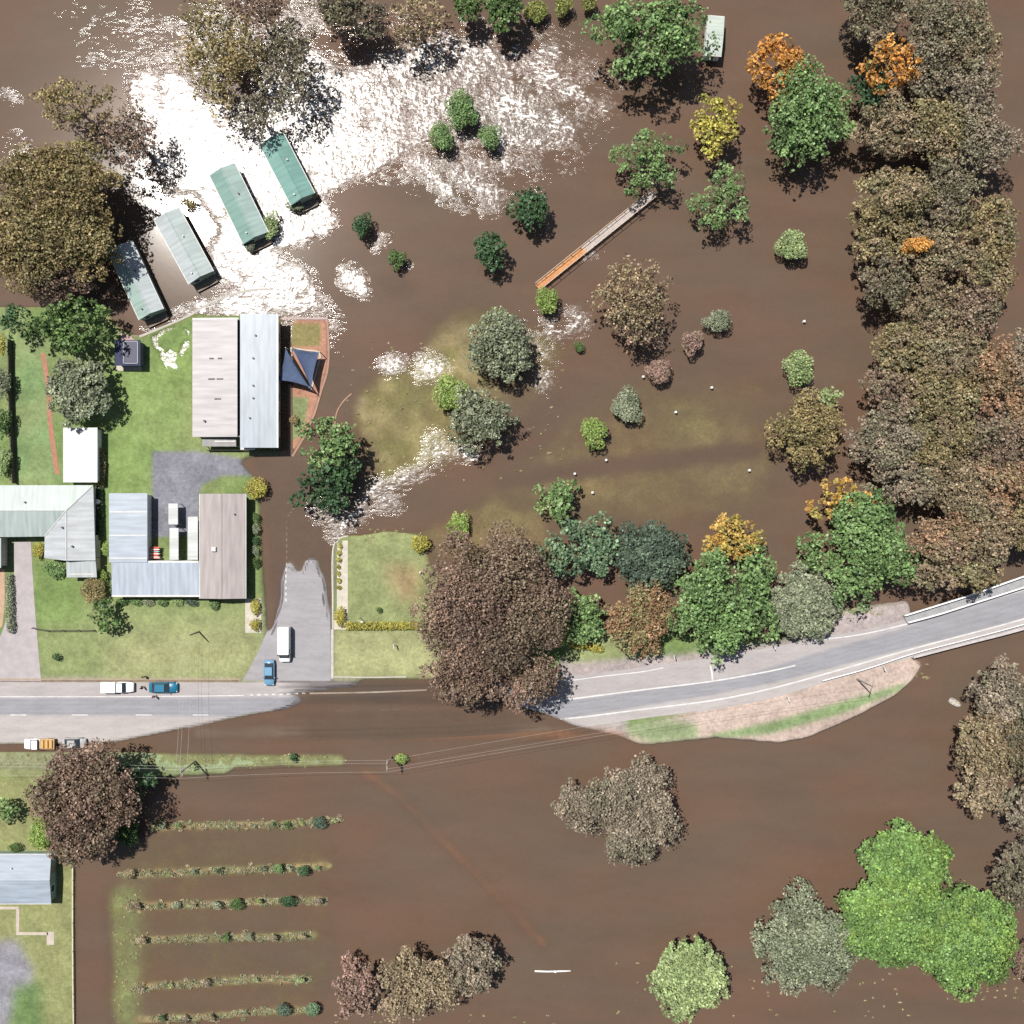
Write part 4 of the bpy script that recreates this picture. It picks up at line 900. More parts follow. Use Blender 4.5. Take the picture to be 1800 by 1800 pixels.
def cabin(cx,cy,L,Wd,ang,cols,label,z=.0):
    h=2.9; p=W(cx,cy,h); t=thing('green_roofed_cabin',label,'cabin',(p.x,p.y,-.3),ang,'cabins standing in the flood')
    m1=roof_mat('cabin_roof_%s'%cols[0],CR[cols[0]],'X'); m2=roof_mat('cabin_roof_%s'%cols[1],CR[cols[1]],'X')
    gable(t,L,Wd,2.9,3.65,(m1,m2),WALLG,0,.15,vents=((L*.4,-Wd*.2),(-L*.1,.8)))
    openings(t,L-.3,Wd-.3,.5,[('s',-L*.25,1.4),('s',L*.22,1.4),('n',-L*.2,1.4),('n',L*.25,1.4),('e',-1,1.0)],[('s',0,.85)])
    dk=MB().box(L/2-.12,L/2+1.3,-Wd/2+.3,Wd/2-.3,.6,.75)
    for yy in (-Wd/2+.35,Wd/2-.45): dk.box(L/2+1.15,L/2+1.25,yy,yy+.1,0,1.6)
    dk.build('porch',mat('porch_timber',(.16,.13,.10),.85),t)
CR={'mint':(.22,.295,.27),'green':(.135,.225,.195),'pale':(.29,.335,.325),'white':(.31,.34,.345),'teal':(.125,.235,.205)}
def ang(x0,y0,x1,y1): return math.atan2(-(y1-y0),x1-x0)
cabin(237,492,13.0,4.6,ang(207,431,262,550),('white','mint'),'leftmost flooded cabin, roof half green half white, shaded by gums')
cabin(322,431,12.6,4.8,ang(292,370,352,481),('pale','white'),'second flooded cabin from the left with a pale silvery roof')
cabin(419,357,13.3,4.8,ang(390,297,447,414),('mint','green'),'third flooded cabin from the left with a pale green roof')
cabin(504,296,11.8,4.6,ang(478,245,530,345),('teal','teal'),'easternmost flooded cabin with a teal roof under gums')

def zb_at(cx,cy): p=W(cx,cy); return zt1(p.x,p.y)
# hall with two roofs
p=W(413,670,4); hall=thing('hall','large hall with cream roof on its left half and pale blue on its right','hall',(p.x,p.y,.2))
RC=roof_mat('cream_roof',(.305,.285,.285),'Y',.5,.9); RB=roof_mat('blue_roof',(.215,.25,.285),'X',.4,.8); 
k4=(1-4/ALT)/10; cx0=413
def hx(px): return (px-413)*k4
def hy(py): return (670-py)*k4
MB().box(hx(340),hx(484),hy(766),hy(562),0,3.7).build('wall',WALLC,hall)
def slab(x0,y0,x1,y1,zl,zr,m_,nm,par,th=.12,fx=hx,fy=hy):
    mb=MB(); a,b,c,d=fx(x0),fx(x1),fy(y1),fy(y0)
    mb.v=[(a,c,zl),(b,c,zr),(b,d,zr),(a,d,zl),(a,c,zl-th),(b,c,zr-th),(b,d,zr-th),(a,d,zl-th)]; mb.f=[(0,1,2,3),(7,6,5,4),(0,4,5,1),(1,5,6,2),(2,6,7,3),(3,7,4,0)]
    return mb.build(nm,m_,par)
ro=slab(338,562,418,768,3.75,4.1,RC,'cream_roof',hall)
for y in (630,666,701):
    for x in ((372,387) if y!=701 else (383,)):
        w_=(3.5 if y==630 else 5.5); MB().box(hx(x-w_),hx(x+w_),hy(y+1),hy(y-1),3.95,4.13 if x<380 else 4.16).build('roof_vent',mat('vent_grey',(.12,.12,.13),.6),ro)
MB().tube([(hx(360),hy(740),3.8),(hx(360),hy(740),4.4)],.18,8).build('roof_vent',MATS['vent_grey'],ro)
slab(338,559,420,562,3.8,4.15,TRIM,'fascia',hall)
slab(418.3,563,423,768,3.7,3.7,mat('box_gutter',(.14,.14,.15),.5),'box_gutter',hall)
rb=slab(423,552,487,787,4.15,3.85,RB,'blue_roof',hall)
slab(486.5,552,489.5,787,3.9,3.9,TRIM,'gutter',hall,.2)
for (x,y) in ((446,630),(446,678),(446,700),(440,735),(450,590)): MB().tube([(hx(x),hy(y),4.0),(hx(x),hy(y),4.35)],.17,8).build('roof_vent',MATS['vent_grey'],rb)
MB().box(hx(352),hx(412),hy(784),hy(770),2.6,2.7).build('verandah_roof',mat('verandah_sheet',(.2,.195,.19),.6),hall)
mb=MB()
for x in (354,372,392,411): mb.box(hx(x)-.06,hx(x)+.06,hy(783)-.06,hy(783)+.06,0,2.6)
mb.build('verandah_post',TRIM,hall)
MB().box(hx(374),hx(411),hy(776),hy(774),2.72,2.80).build('verandah_beam',TRIM,hall)
MB().box(hx(420),hx(446),hy(790),hy(780),2.8,2.9).build('porch_roof',TRIM,hall)
for i,y in enumerate((590,625,660,695,730)): 
    T_=Matrix.Translation((hx(484),hy(y),0))@Matrix.Rotation(math.pi/2,4,'Z'); f=MB().box(-.9,.9,-.06,.02,1.0,2.3,T_).build('window',FRAME,hall); MB().box(-.8,.8,-.09,-.05,1.08,2.22,T_).build('pane',GLASS,f)
d=MB().box(hx(384),hx(396),hy(766)-.07,hy(766)+.02,.1,2.2).build('door',GLASS,hall); MB().box(hx(390)-.03,hx(390)+.03,hy(766)-.12,hy(766)-.05,.9,1.2).build('handle',FRAME,d)
# fence in front of the hall
def fence(name,pts,h,m_,label,step=2.0,rails=(.9,.5),post=.06,kind='fence',zmin=-.3):
    t=thing(name,label,kind); L=sum(math.dist(a,b) for a,b in zip(pts[:-1],pts[1:]))/10; n=max(2,int(L/step)+1); c=resample(pts,n)
    Q=[]; mp=MB()
    for p_ in c:
        X,Y=xy(p_); z=max(zt1(X,Y),zmin); Q.append(Vector((X,Y,z))); 
    for q in Q: MB().box(q.x-post,q.x+post,q.y-post,q.y+post,q.z-.3,q.z+h).build('post',m_,t)
    for r_ in rails: MB().tube([q+Vector((0,0,h*r_)) for q in Q],.04,4).build('rail',m_,t)
    return t
DT=mat('dark_timber',(.07,.06,.05),.85); PT=mat('pale_timber',(.42,.36,.26),.85)
fence('fence',[(368,792),(430,792),(494,792)],1.0,DT,'low dark rail fence in front of the hall',2.2,(.95,.7,.45,.2))
fence('fence',[(62,1103),(68,1107),(110,1107),(168,1107)],1.1,DT,'thin wire fence across the front lawn of the mint roofed house',2.4,(.95,.6,.3))
def plank_fence(pts,label,h,m_,wpx=2.2):
    t=thing('board_fence',label,'fence'); n=max(3,int(sum(math.dist(a,b) for a,b in zip(pts[:-1],pts[1:]))/12)); c=resample(pts,n); d=np.gradient(c,axis=0); d/=np.hypot(d[:,0],d[:,1])[:,None]; nr=np.stack([-d[:,1],d[:,0]],1)*wpx/2; R=[]
    for i in range(n):
        X,Y=xy(c[i]); z=max(zt1(X,Y),-.1); xa,ya=xy(c[i]+nr[i]); xb,yb=xy(c[i]-nr[i]); R.append([(xa,ya,z-.3),(xa,ya,z+h),(xb,yb,z+h),(xb,yb,z-.3)])
        if i%2==0: MB().box(X-.08,X+.08,Y-.08,Y+.08,z-.3,z+h+.12).build('post',m_,t)
    MB().loft(R).build('board',m_,t); return t
plank_fence([(130,1520),(130,1650),(131,1820)],'pale timber edge between the lower left lawn and brown water',.3,PT)
plank_fence([(23,600),(24,700),(27,780),(30,850)],'dark boundary fence along the left garden border',1.5,DT,1.6)
plank_fence([(175,855),(174,940),(174,1015)],'dark fence in the gap between the mint and blue roofed houses',1.2,DT,1.4)

# bright white shed
p=W(143,800,2.6); sh=thing('white_shed','bright white flat roofed shed on the lawn north of the mint roof','shed',(p.x,p.y,.3))
fx=lambda x:(x-143)*(1-2.6/ALT)/10; fy=lambda y:(800-y)*(1-2.6/ALT)/10
MB().box(fx(115),fx(170),fy(845),fy(755),0,2.5).build('wall',WALLW,sh)
slab(112,752,173,848,2.55,2.75,roof_mat('white_roof',(.45,.45,.44),'X',.45),'roof',sh,fx=fx,fy=fy)
d=MB().box(fx(128),fx(156),fy(845)-.06,fy(845)+.01,.05,2.1).build('door',FRAME,sh); MB().box(-.05,.05,fy(845)-.1,fy(845)-.06,.9,1.0).build('handle',DARK,d)
# mint house: hip and gable L
MINT=roof_mat('mint_roof_x',(.26,.305,.29),'X',.45); MINT2=roof_mat('mint_roof_y',(.32,.335,.345),'Y',.45)
p=W(60,899,3.0); mh=thing('mint_roofed_house','L shaped house with pale mint metal roof at the left edge','house',(p.x,p.y,.3))
fx=lambda x:(x-60)*(1-3/ALT)/10; fy=lambda y:(899-y)*(1-3/ALT)/10
def roofpoly(par,nm,P,m_,th=.1):
    n=len(P); mb=MB(); mb.v=[tuple(q) for q in P]+[(q[0],q[1],q[2]-th) for q in P]; mb.f=[tuple(range(n)),tuple(range(2*n-1,n-1,-1))]+[(i,i+n,(i+1)%n+n,(i+1)%n) for i in range(n)]; return mb.build(nm,m_,par)
e,rg=3.0,3.9
MB().box(fx(-75),fx(162),fy(940),fy(857),0,e-.12).build('wall',WALLC,mh); MB().box(fx(85),fx(166),fy(980),fy(941),0,e-.12).build('wall',WALLC,mh); MB().box(fx(121),fx(166),fy(1010),fy(981),0,e-.3).build('wall',WALLC,mh)
q=lambda x,y,z:(fx(x),fy(y),z)
roofpoly(mh,'roof',[q(-80,853,e),q(165,853,e),q(122,897,rg),q(-80,897,rg)],MINT)           # north slope
roofpoly(mh,'roof',[q(165,853,e),q(169,985,e),q(122,985,rg),q(122,897,rg)],MINT2)           # east slope of the wing
roofpoly(mh,'roof',[q(-80,945,e),q(-80,897,rg),q(122,897,rg),q(80,943,e)],MINT)             # south slope
roofpoly(mh,'roof',[q(80,943,e),q(122,897,rg),q(122,985,rg),q(79,981,e)],MINT2)             # west slope of the wing
roofpoly(mh,'porch_roof',[q(117,984,e-.12),q(169,987,e-.12),q(170,1015,e-.35),q(117,1015,e-.35)],roof_mat('mint_roof_p',(.30,.325,.33),'X',.45))
roofpoly(mh,'roof',[q(-60,946,e-.05),q(3,946,e-.05),q(3,998,e-.05),q(-60,998,e-.05)],MINT)
MB().box(fx(-60),fx(0),fy(995),fy(946),0,e-.2).build('wall',WALLC,mh)
for a_,b_ in (((122,897),(165,853)),((122,897),(80,943))):
    A_=Vector(q(*a_,rg+.04)); B_=Vector(q(*b_,e+.04)); MB().tube([A_,B_],.09,5).build('hip_cap',TRIM,mh)
MB().tube([Vector(q(-80,897,rg+.03)),Vector(q(122,897,rg+.03))],.09,5).build('ridge_cap',TRIM,mh); MB().tube([Vector(q(122,897,rg+.03)),Vector(q(122,985,rg+.03))],.09,5).build('ridge_cap',TRIM,mh)
for (x,y,z) in ((49,883,3.6),(115,927,3.9),(132,960,3.8)): MB().tube([Vector(q(x,y,z-.1)),Vector(q(x,y,z+.35))],.17,8).build('vent',MATS['vent_grey'],mh)
for x in (20,60): 
    f=MB().box(fx(x)-.8,fx(x)+.8,fy(940)-.07,fy(940)+.01,1.0,2.2).build('window',FRAME,mh); MB().box(fx(x)-.7,fx(x)+.7,fy(940)-.1,fy(940)-.06,1.08,2.12).build('pane',GLASS,f)
d=MB().box(fx(100)-.45,fx(100)+.45,fy(980)-.07,fy(980)+.01,.1,2.1).build('door',DOORM,mh); MB().box(fx(100)+.3,fx(100)+.37,fy(980)-.12,fy(980)-.07,1.0,1.1).build('handle',FRAME,d)
# blue roofed house
BL=roof_mat('blue_house_x',(.265,.30,.345),'X',.4); BLY=roof_mat('blue_house_y',(.245,.28,.325),'Y',.4)
p=W(260,960,3.0); bh=thing('blue_roofed_house','house with flat pale blue L shaped metal roof between the mint and brown roofs','house',(p.x,p.y,.3))
fx=lambda x:(x-260)*(1-3/ALT)/10; fy=lambda y:(960-y)*(1-3/ALT)/10
MB().box(fx(196),fx(257),fy(985),fy(870),0,2.8).build('wall',WALLW,bh); MB().box(fx(200),fx(349),fy(1044),fy(986),0,2.75).build('wall',WALLW,bh)
slab(193,867,260,988,3.1,3.0,BLY,'roof',bh,fx=fx,fy=fy); 
roofpoly(bh,'roof',[(fx(197),fy(1048),2.8),(fx(351),fy(1048),2.8),(fx(351),fy(988.5),3.05),(fx(197),fy(988.5),3.05)],BL)
slab(197,1046,351,1049,2.9,2.9,TRIM,'fascia',bh,.25,fx=fx,fy=fy)
for y in (900,941,981): slab(194,y-1,260,y+1,3.16,3.06,TRIM,'roof_seam',bh,.05,fx=fx,fy=fy)
for x in (225,260,300,330): f=MB().box(fx(x)-.6,fx(x)+.6,fy(1044)-.07,fy(1044)+.01,1.0,2.1).build('window',FRAME,bh); MB().box(fx(x)-.52,fx(x)+.52,fy(1044)-.1,fy(1044)-.06,1.08,2.02).build('pane',GLASS,f)
d=MB().box(fx(280)-.45,fx(280)+.45,fy(1044)-.07,fy(1044)+.01,.05,2.1).build('door',DOORM,bh); MB().box(fx(280)+.3,fx(280)+.37,fy(1044)-.12,fy(1044)-.07,1.0,1.1).build('handle',FRAME,d)
# brown roofed house
BRR=roof_mat('brown_roof',(.265,.232,.222),'Y',.6); h=3.1
p=W(392,960,h); bk=thing('brown_roofed_house','long house with a dusty pinkish brown gable roof by the side street','house',(p.x,p.y,.3),math.pi/2)
L_=184*(1-h/ALT)/10; Wd_=80*(1-h/ALT)/10
gable(bk,L_,Wd_,3.0,3.7,(BRR,BRR),WALLB,0,.5,vents=((5.5,-2.2),))
MB().bevbox(-.9,-.1,.9,1.7,3.2,4.0,.1).build('evaporative_cooler',TRIM,bk)
openings(bk,L_-1,Wd_-1,.1,[('s',-6,1.5),('s',-2,1.5),('s',5,1.5),('n',3,1.4),('w',0,1.6)],[('s',2,.9)])
# awnings between
def awning(x0,y0,x1,y1,h,label,m_,posts=True):
    p=W((x0+x1)/2,(y0+y1)/2,h); zb=zt1(p.x,p.y); t=thing('awning',label,'awning',(p.x,p.y,zb)); a=(x1-x0)/20*(1-h/ALT); b=(y1-y0)/20*(1-h/ALT)
    MB().bevbox(-a,a,-b,b,h-.12,h,.04).build('canopy',m_,t)
    for sx in (-1,1):
        for sy in (-1,1): MB().box(sx*(a-.1)-.05,sx*(a-.1)+.05,sy*(b-.1)-.05,sy*(b-.1)+.05,0,h-.12).build('post',TRIM,t)
WS=roof_mat('awning_sheet',(.37,.38,.37),'Y',.5)
awning(297,885,314,922,2.3,'small white awning on gravel, northern one between blue and brown roofs',WS)
awning(299,928,315,984,2.4,'narrow white awning above grass, directly south of the small one',WS)
awning(331,908,349,984,2.5,'long white awning against the west wall of the brown roofed house',WS)
# red and white bundle
t=thing('laundry_rack','small red and white patchy rack of cloth in the blue roof courtyard','rack',(*W(277,971)[:2],.33))
cols=[mat('red_cloth',(.5,.10,.08),.9),mat('white_cloth',(.7,.65,.6),.9),mat('teal_cloth',(.2,.45,.45),.9)]
rr=random.Random(4)
fr=MB()
for yy in (-1.0,1.0): fr.tube([(-1,yy,0),(-1,yy,1.2),(1,yy,1.2),(1,yy,0)],.03,5)
fr.build('frame',TRIM,t)
for i in range(11):
    y=-.95+i*.19; m_=cols[(0,1,0,0,1,0,2,0,1,0,0)[i]]; x0=-.9+.3*rr.random(); x1=.9-.4*rr.random()
    MB().box(x0,x1,y-.07,y+.07,.5+.3*rr.random(),1.22+.02*(i%3)).build('cloth',m_,t)
# water tank
t=thing('water_tank','small white tank in the dark gap right of the mint roofed house','tank',(*W(177.5,882)[:2],.3)); MB().tube([(0,0,0),(0,0,1.6),(0,0,1.75)],[.45,.45,.2],14).build('tank_body',WALLW,t,True); MB().tube([(0,-1.0,0),(0,-1.0,.9)],.3,12).build('drum',WALLW,t,True)
# solar shed
p=W(229,622,2.5); ss=thing('dark_shed','small dark navy shed with a framed panel on its roof beside white paving','shed',(p.x,p.y,.3))
fx=lambda x:(x-229)*(1-2.5/ALT)/10; fy=lambda y:(622-y)*(1-2.5/ALT)/10
MB().box(fx(205),fx(246),fy(640),fy(601),0,2.3).build('wall',mat('navy_wall',(.08,.09,.12),.7),ss); slab(202,598,248,643,2.35,2.55,roof_mat('navy_roof',(.03,.035,.07),'X',.85),'roof',ss,fx=fx,fy=fy)
f=MB()
for a in ((218,600,219.3,640),(243,600,244.3,640),(218,600,244,601.2),(218,638.8,244,640)): f.box(fx(a[0]),fx(a[2]),fy(a[3]),fy(a[1]),2.5,2.68)
fo=f.build('solar_panel',mat('panel_frame',(.14,.15,.18),.4),ss); MB().box(fx(219.5),fx(242.8),fy(638.6),fy(601.4),2.5,2.62).build('panel_glass',mat('panel_glass',(.015,.02,.045),.5,.3),fo)
# lower-left shed
p=W(33,1545,2.9); ls=thing('blue_roofed_shed','pale blue metal roofed shed at the lower left edge with a dark gable','shed',(p.x,p.y,.3))
gable(ls,11.3,8.5,2.7,3.3,(BLY,BLY),WALLG,0,.25,vents=((-1,2.0),)); 
openings(ls,10.8,8.0,.1,[('s',-2,1.3),('e',-2.0,1.2)],[('e',1.2,1.0)])
# half hidden white roof at top
p=W(1257,60,3.2); wb=thing('white_roofed_shed','white green roofed shed half hidden by the huge green tree','shed',(p.x,p.y,-.3),-.08)
gable(wb,3.0,6.8,2.9,3.4,(roof_mat('pale_mint_roof',(.33,.37,.33),'Y',.45),)*2,WALLW,0,.2)
openings(wb,2.6,6.4,.4,[('e',1.5,1.1),('e',-1.5,1.1)],[('s',0,.8)])

# shade sails
SAIL=mat('blue_sail',(.045,.065,.12),.8,mottle=.15)
def sail(pts,label):
    P=[W(x,y,h) for x,y,h in pts]; c=sum(P,Vector())/3; z=zt1(c.x,c.y); t=thing('shade_sail',label,'shade sail',(c.x,c.y,z),0,'shade sails beside the hall'); Pl=[p-Vector((c.x,c.y,z)) for p in P]
    mb=MB(); n=10; idx={}
    cc=sum(Pl,Vector())/3
    for i in range(n+1):
        for j in range(n+1-i):
            u,v=i/n,j/n; w_=1-u-v; q=Pl[0]*w_+Pl[1]*u+Pl[2]*v; ed=27*u*v*w_; e4=4*(u*v+v*w_+w_*u)/1.34-ed*.3
            q=q.lerp(cc,.16*max(0,min(1,e4))*(1-ed)); q.z-=.35*ed; idx[i,j]=len(mb.v); mb.v.append(tuple(q))
    for i in range(n):
        for j in range(n-i):
            mb.f.append((idx[i,j],idx[i+1,j],idx[i,j+1]))
            if j<n-i-1: mb.f.append((idx[i+1,j],idx[i+1,j+1],idx[i,j+1]))
    o=mb.build('cloth',SAIL,t); md=o.modifiers.new('thick','SOLIDIFY'); md.thickness=.03
    for q in Pl: MB().tube([(q.x*1.04,q.y*1.04,0),(q.x*1.02,q.y*1.02,q.z+.1)],.08,6).build('pole',mat('steel_pole',(.4,.4,.38),.5),t)
sail([(502,612,2.6),(543,680,3.4),(489,668,2.8)],'blue triangular shade sail nearest the hall wall')
sail([(513,611,3.2),(561,619,2.6),(547,683,2.9)],'blue triangular shade sail farther from the hall, by the brick kerb')
kerb('playground_edge',[(511,614),(520,640),(532,662),(545,684)],2.4,.25,PAVE); kerb('playground_edge',[(509,612),(540,616),(563,622),(556,655),(548,684)],2.6,.18,PAVE)

# timber footbridge
A_=W(945,505,1.0); B_=W(1150,340,1.0); dv=(B_-A_); L_=dv.length; an=math.atan2(dv.y,dv.x)
t=thing('timber_footbridge','long narrow footbridge, orange timber at its lower end and pale above','footbridge',((A_.x+B_.x)/2,(A_.y+B_.y)/2,0),an)
OR=mat('orange_timber',(.42,.20,.085),.8,mottle=.2,scale=2); PL=mat('pale_deck',(.36,.31,.28),.8,mottle=.12,scale=1.5)
def planks(x0,x1,hw):
    mb=MB(); x=x0; r_=random.Random(5)
    while x<x1: mb.box(x,min(x+.22,x1),-hw,hw,.82,.9+r_.random()*.015); x+=.245
    return mb
planks(-L_/2,-L_/2+10.5,.62).build('deck',OR,t); planks(-L_/2+10.5,L_/2,.66).build('deck',PL,t)
for s_ in (1,-1):
    mb=MB(); mb.box(-L_/2,L_/2,s_*.7-.04,s_*.7+.04,1.85,1.92)
    for k in range(14): x=-L_/2+.2+k*(L_-.4)/13; mb.box(x-.05,x+.05,s_*.7-.05,s_*.7+.05,.3,1.85)
    mb.build('handrail',mat('rail_timber',(.45,.36,.28),.8),t)
mb=MB()
for k in range(7): x=-L_/2+.5+k*(L_-1)/6; [mb.tube([(x,y,-1.6),(x,y,.82)],.1,6) for y in (-.5,.5)]
mb.build('pier',DT,t)

# ---------------------------------------------------------------- vehicles
TYRE=mat('tyre_rubber',(.025,.025,.025),.8); RIM=mat('wheel_rim',(.45,.45,.45),.4,metal=.5); CGL=mat('car_glass',(.03,.04,.05),.08,.6,mottle=.02); LAMP=mat('headlamp_glass',(.7,.7,.7),.2); TAIL=mat('tail_lamp',(.4,.02,.02),.3)
def carpaint(n,c): return mat(n,c,.28,.55,mottle=.03,fine=.02)
def rr_ring(x,hw,z0,z1,r=.12):
    return [(x,-hw+r,z0),(x,hw-r,z0),(x,hw,z0+r),(x,hw,z1-r),(x,hw-r,z1),(x,-hw+r,z1),(x,-hw,z1-r),(x,-hw,z0+r)]
def wheels(t,xs,hw,r=.33):
    for x in xs:
        for s_ in (1,-1):
            y=s_*(hw-.12); ty=MB().tube([(x,y-.11,r),(x,y+.11,r)],r,16).build('wheel',TYRE,t); MB().tube([(x,y+s_*.10,r),(x,y+s_*.125,r)],r*.6,10).build('rim',RIM,ty)
def lamps(t,xf,xr,hw,z):
    for s_ in (1,-1):
        MB().bevbox(xf-.12,xf+.015,s_*(hw-.28)-.16,s_*(hw-.28)+.16,z-.08,z+.08,.02).build('headlight',LAMP,t); MB().bevbox(xr-.015,xr+.08,s_*(hw-.22)-.12,s_*(hw-.22)+.12,z-.05,z+.12,.02).build('tail_light',TAIL,t)
def sedan(cx,cy,rz,m_,label,L=4.8,hw=.92):
    p=W(cx,cy,.8); t=thing('car',label,'car',(p.x,p.y,max(zt1(p.x,p.y),0)+.05),rz); h=L/2
    R=[rr_ring(x,w_,z0,z1) for x,w_,z0,z1 in ((-h,hw*.80,.38,.72),(-h+.15,hw*.92,.28,.86),(-h+.8,hw,.22,.95),(-.6,hw,.22,.93),(.7,hw,.22,.92),(h-.9,hw*.97,.22,.86),(h-.25,hw*.88,.28,.76),(h,hw*.74,.36,.62))]
    MB().loft(R).build('body',m_,t,True)
    zr=1.42; g=[[(x,-w_,z),(x,w_,z),(x2,w2,zr),(x2,-w2,zr)] for x,w_,z,x2,w2 in ((-h+.55,hw*.86,.93,-h+1.25,hw*.66),(1.15,hw*.88,.90,.35,hw*.68))]
    MB().loft(g).build('windows',CGL,t)
    MB().bevbox(-h+1.2,.40,-hw*.70,hw*.70,zr-.02,zr+.05,.04).build('roof',m_,t)
    for s_ in (1,-1): MB().bevbox(.75,.95,s_*(hw+.08)-.09,s_*(hw+.08)+.09,.88,1.02,.03).build('mirror',m_,t)
    lamps(t,h-.12,-h+.02,hw,.62); wheels(t,(-h+.85,h-.9),hw); return t
def van(cx,cy,rz,m_,label,L=6.2,hw=.98,H=2.3,name='van'):
    p=W(cx,cy,1.5); t=thing(name,label,'van',(p.x,p.y,max(zt1(p.x,p.y),0)+.05),rz); h=L/2
    R=[rr_ring(x,w_,z0,z1,.16) for x,w_,z0,z1 in ((-h,hw*.94,.4,H-.12),(-h+.12,hw,.3,H),(h-1.75,hw,.3,H),(h-1.45,hw*.98,.3,H-.10))]
    MB().loft(R).build('body',m_,t,False)
    R=[rr_ring(x,w_,z0,z1,.12) for x,w_,z0,z1 in ((h-1.45,hw*.97,.3,1.35),(h-.75,hw*.96,.3,1.22),(h-.15,hw*.9,.32,1.02),(h,hw*.8,.4,.8))]
    MB().loft(R).build('bonnet',m_,t,True)
    mb=MB(); mb.loft([[(h-1.46,-hw*.86,1.35),(h-1.46,hw*.86,1.35),(h-1.46,hw*.80,H-.2),(h-1.46,-hw*.80,H-.2)],[(h-.72,-hw*.84,1.24),(h-.72,hw*.84,1.24),(h-.73,hw*.84,1.26),(h-.73,-hw*.84,1.26)]]); mb.build('windscreen',CGL,t)
    for s_ in (1,-1): MB().box(h-2.4,h-1.6,s_*hw-.012,s_*hw+.012,1.35,1.95).build('side_window',CGL,t); MB().bevbox(h-1.3,h-1.1,s_*(hw+.13)-.1,s_*(hw+.13)+.1,1.2,1.5,.03).build('mirror',DARK,t)
    lamps(t,h-.08,-h+.02,hw,.75); wheels(t,(-h+1.2,h-1.0),hw,.36); return t
def ute(cx,cy,rz,m_,tray,label,L=5.4,hw=.92,canopy=True):
    p=W(cx,cy,1.2); t=thing('utility_truck',label,'ute',(p.x,p.y,max(zt1(p.x,p.y),0)+.05),rz); h=L/2
    R=[rr_ring(x,w_,z0,z1) for x,w_,z0,z1 in ((-.15,hw*.97,.35,1.05),(.6,hw,.3,1.06),(1.4,hw,.3,1.02),(h-.5,hw*.95,.32,.95),(h,hw*.84,.4,.78))]
    MB().loft(R).build('body',m_,t,True)
    MB().loft([[(.0,-hw*.9,1.03),(.0,hw*.9,1.03),(.1,hw*.8,1.62),(.1,-hw*.8,1.62)],[(1.55,-hw*.9,1.0),(1.55,hw*.9,1.0),(.95,hw*.8,1.62),(.95,-hw*.8,1.62)]]).build('cab_windows',CGL,t)
    MB().bevbox(.05,1.02,-hw*.84,hw*.84,1.6,1.68,.04).build('roof',m_,t)
    MB().bevbox(-h,-.2,-hw,hw,.6,1.55 if canopy else .95,.06).build('tray',tray,t)
    if not canopy:
        for k in range(3): MB().bevbox(-h+.25+k*.75,-h+.85+k*.75,-hw+.2,hw-.2,.9,1.25,.08).build('load',mat('orange_load',(.42,.25,.09),.7),t)
    lamps(t,h-.08,-h+.02,hw,.72); wheels(t,(-h+.95,h-.9),hw,.36); return t
WHT=carpaint('white_paint',(.78,.78,.77)); BLU=carpaint('teal_paint',(.015,.12,.20)); LBL=carpaint('light_blue_paint',(.11,.23,.34)); SIL=carpaint('silver_paint',(.3,.3,.3))
ute(207,1208,0,WHT,WHT,'white canopied ute parked on the highway shoulder behind the teal car',5.5)
sedan(288,1208,0,BLU,'deep teal blue car parked on the highway shoulder',5.0)
van(500,1133,-math.pi/2,WHT,'long white van parked in the side street mouth',6.2,name='delivery_van')
sedan(474,1182,-math.pi/2,LBL,'light blue car crossing the kerb at the side street mouth',4.5)
ute(69,1308,math.pi,WHT,mat('orange_tray',(.38,.25,.12),.7),'white ute with an orange loaded tray at the lower road edge',5.3,canopy=False)
sedan(131,1306,0,SIL,'silver car half hidden by the lower left gum at the road edge',4.2)
# small boat / pale flotsam right
t=thing('tinny_boat','small pale boat in brown water at the left of the lower right gums','boat',(*W(1678,1235)[:2],0),ang(1670,1230,1688,1240))
R=[[(x,-w_,.45),(x,-w_*.6,-.05),(x,w_*.6,-.05),(x,w_,.45),(x,w_*.8,.45),(x,w_*.5,.1),(x,-w_*.5,.1),(x,-w_*.8,.45)] for x,w_ in ((-1.1,.5),(-.3,.55),(.5,.45),(1.1,.1))]
MB().loft(R).build('hull',mat('boat_alloy',(.32,.31,.29),.4),t); MB().box(-.5,-.25,-.4,.4,.3,.36).build('seat',PT,t); MB().box(.25,.45,-.36,.36,.3,.36).build('seat',PT,t)

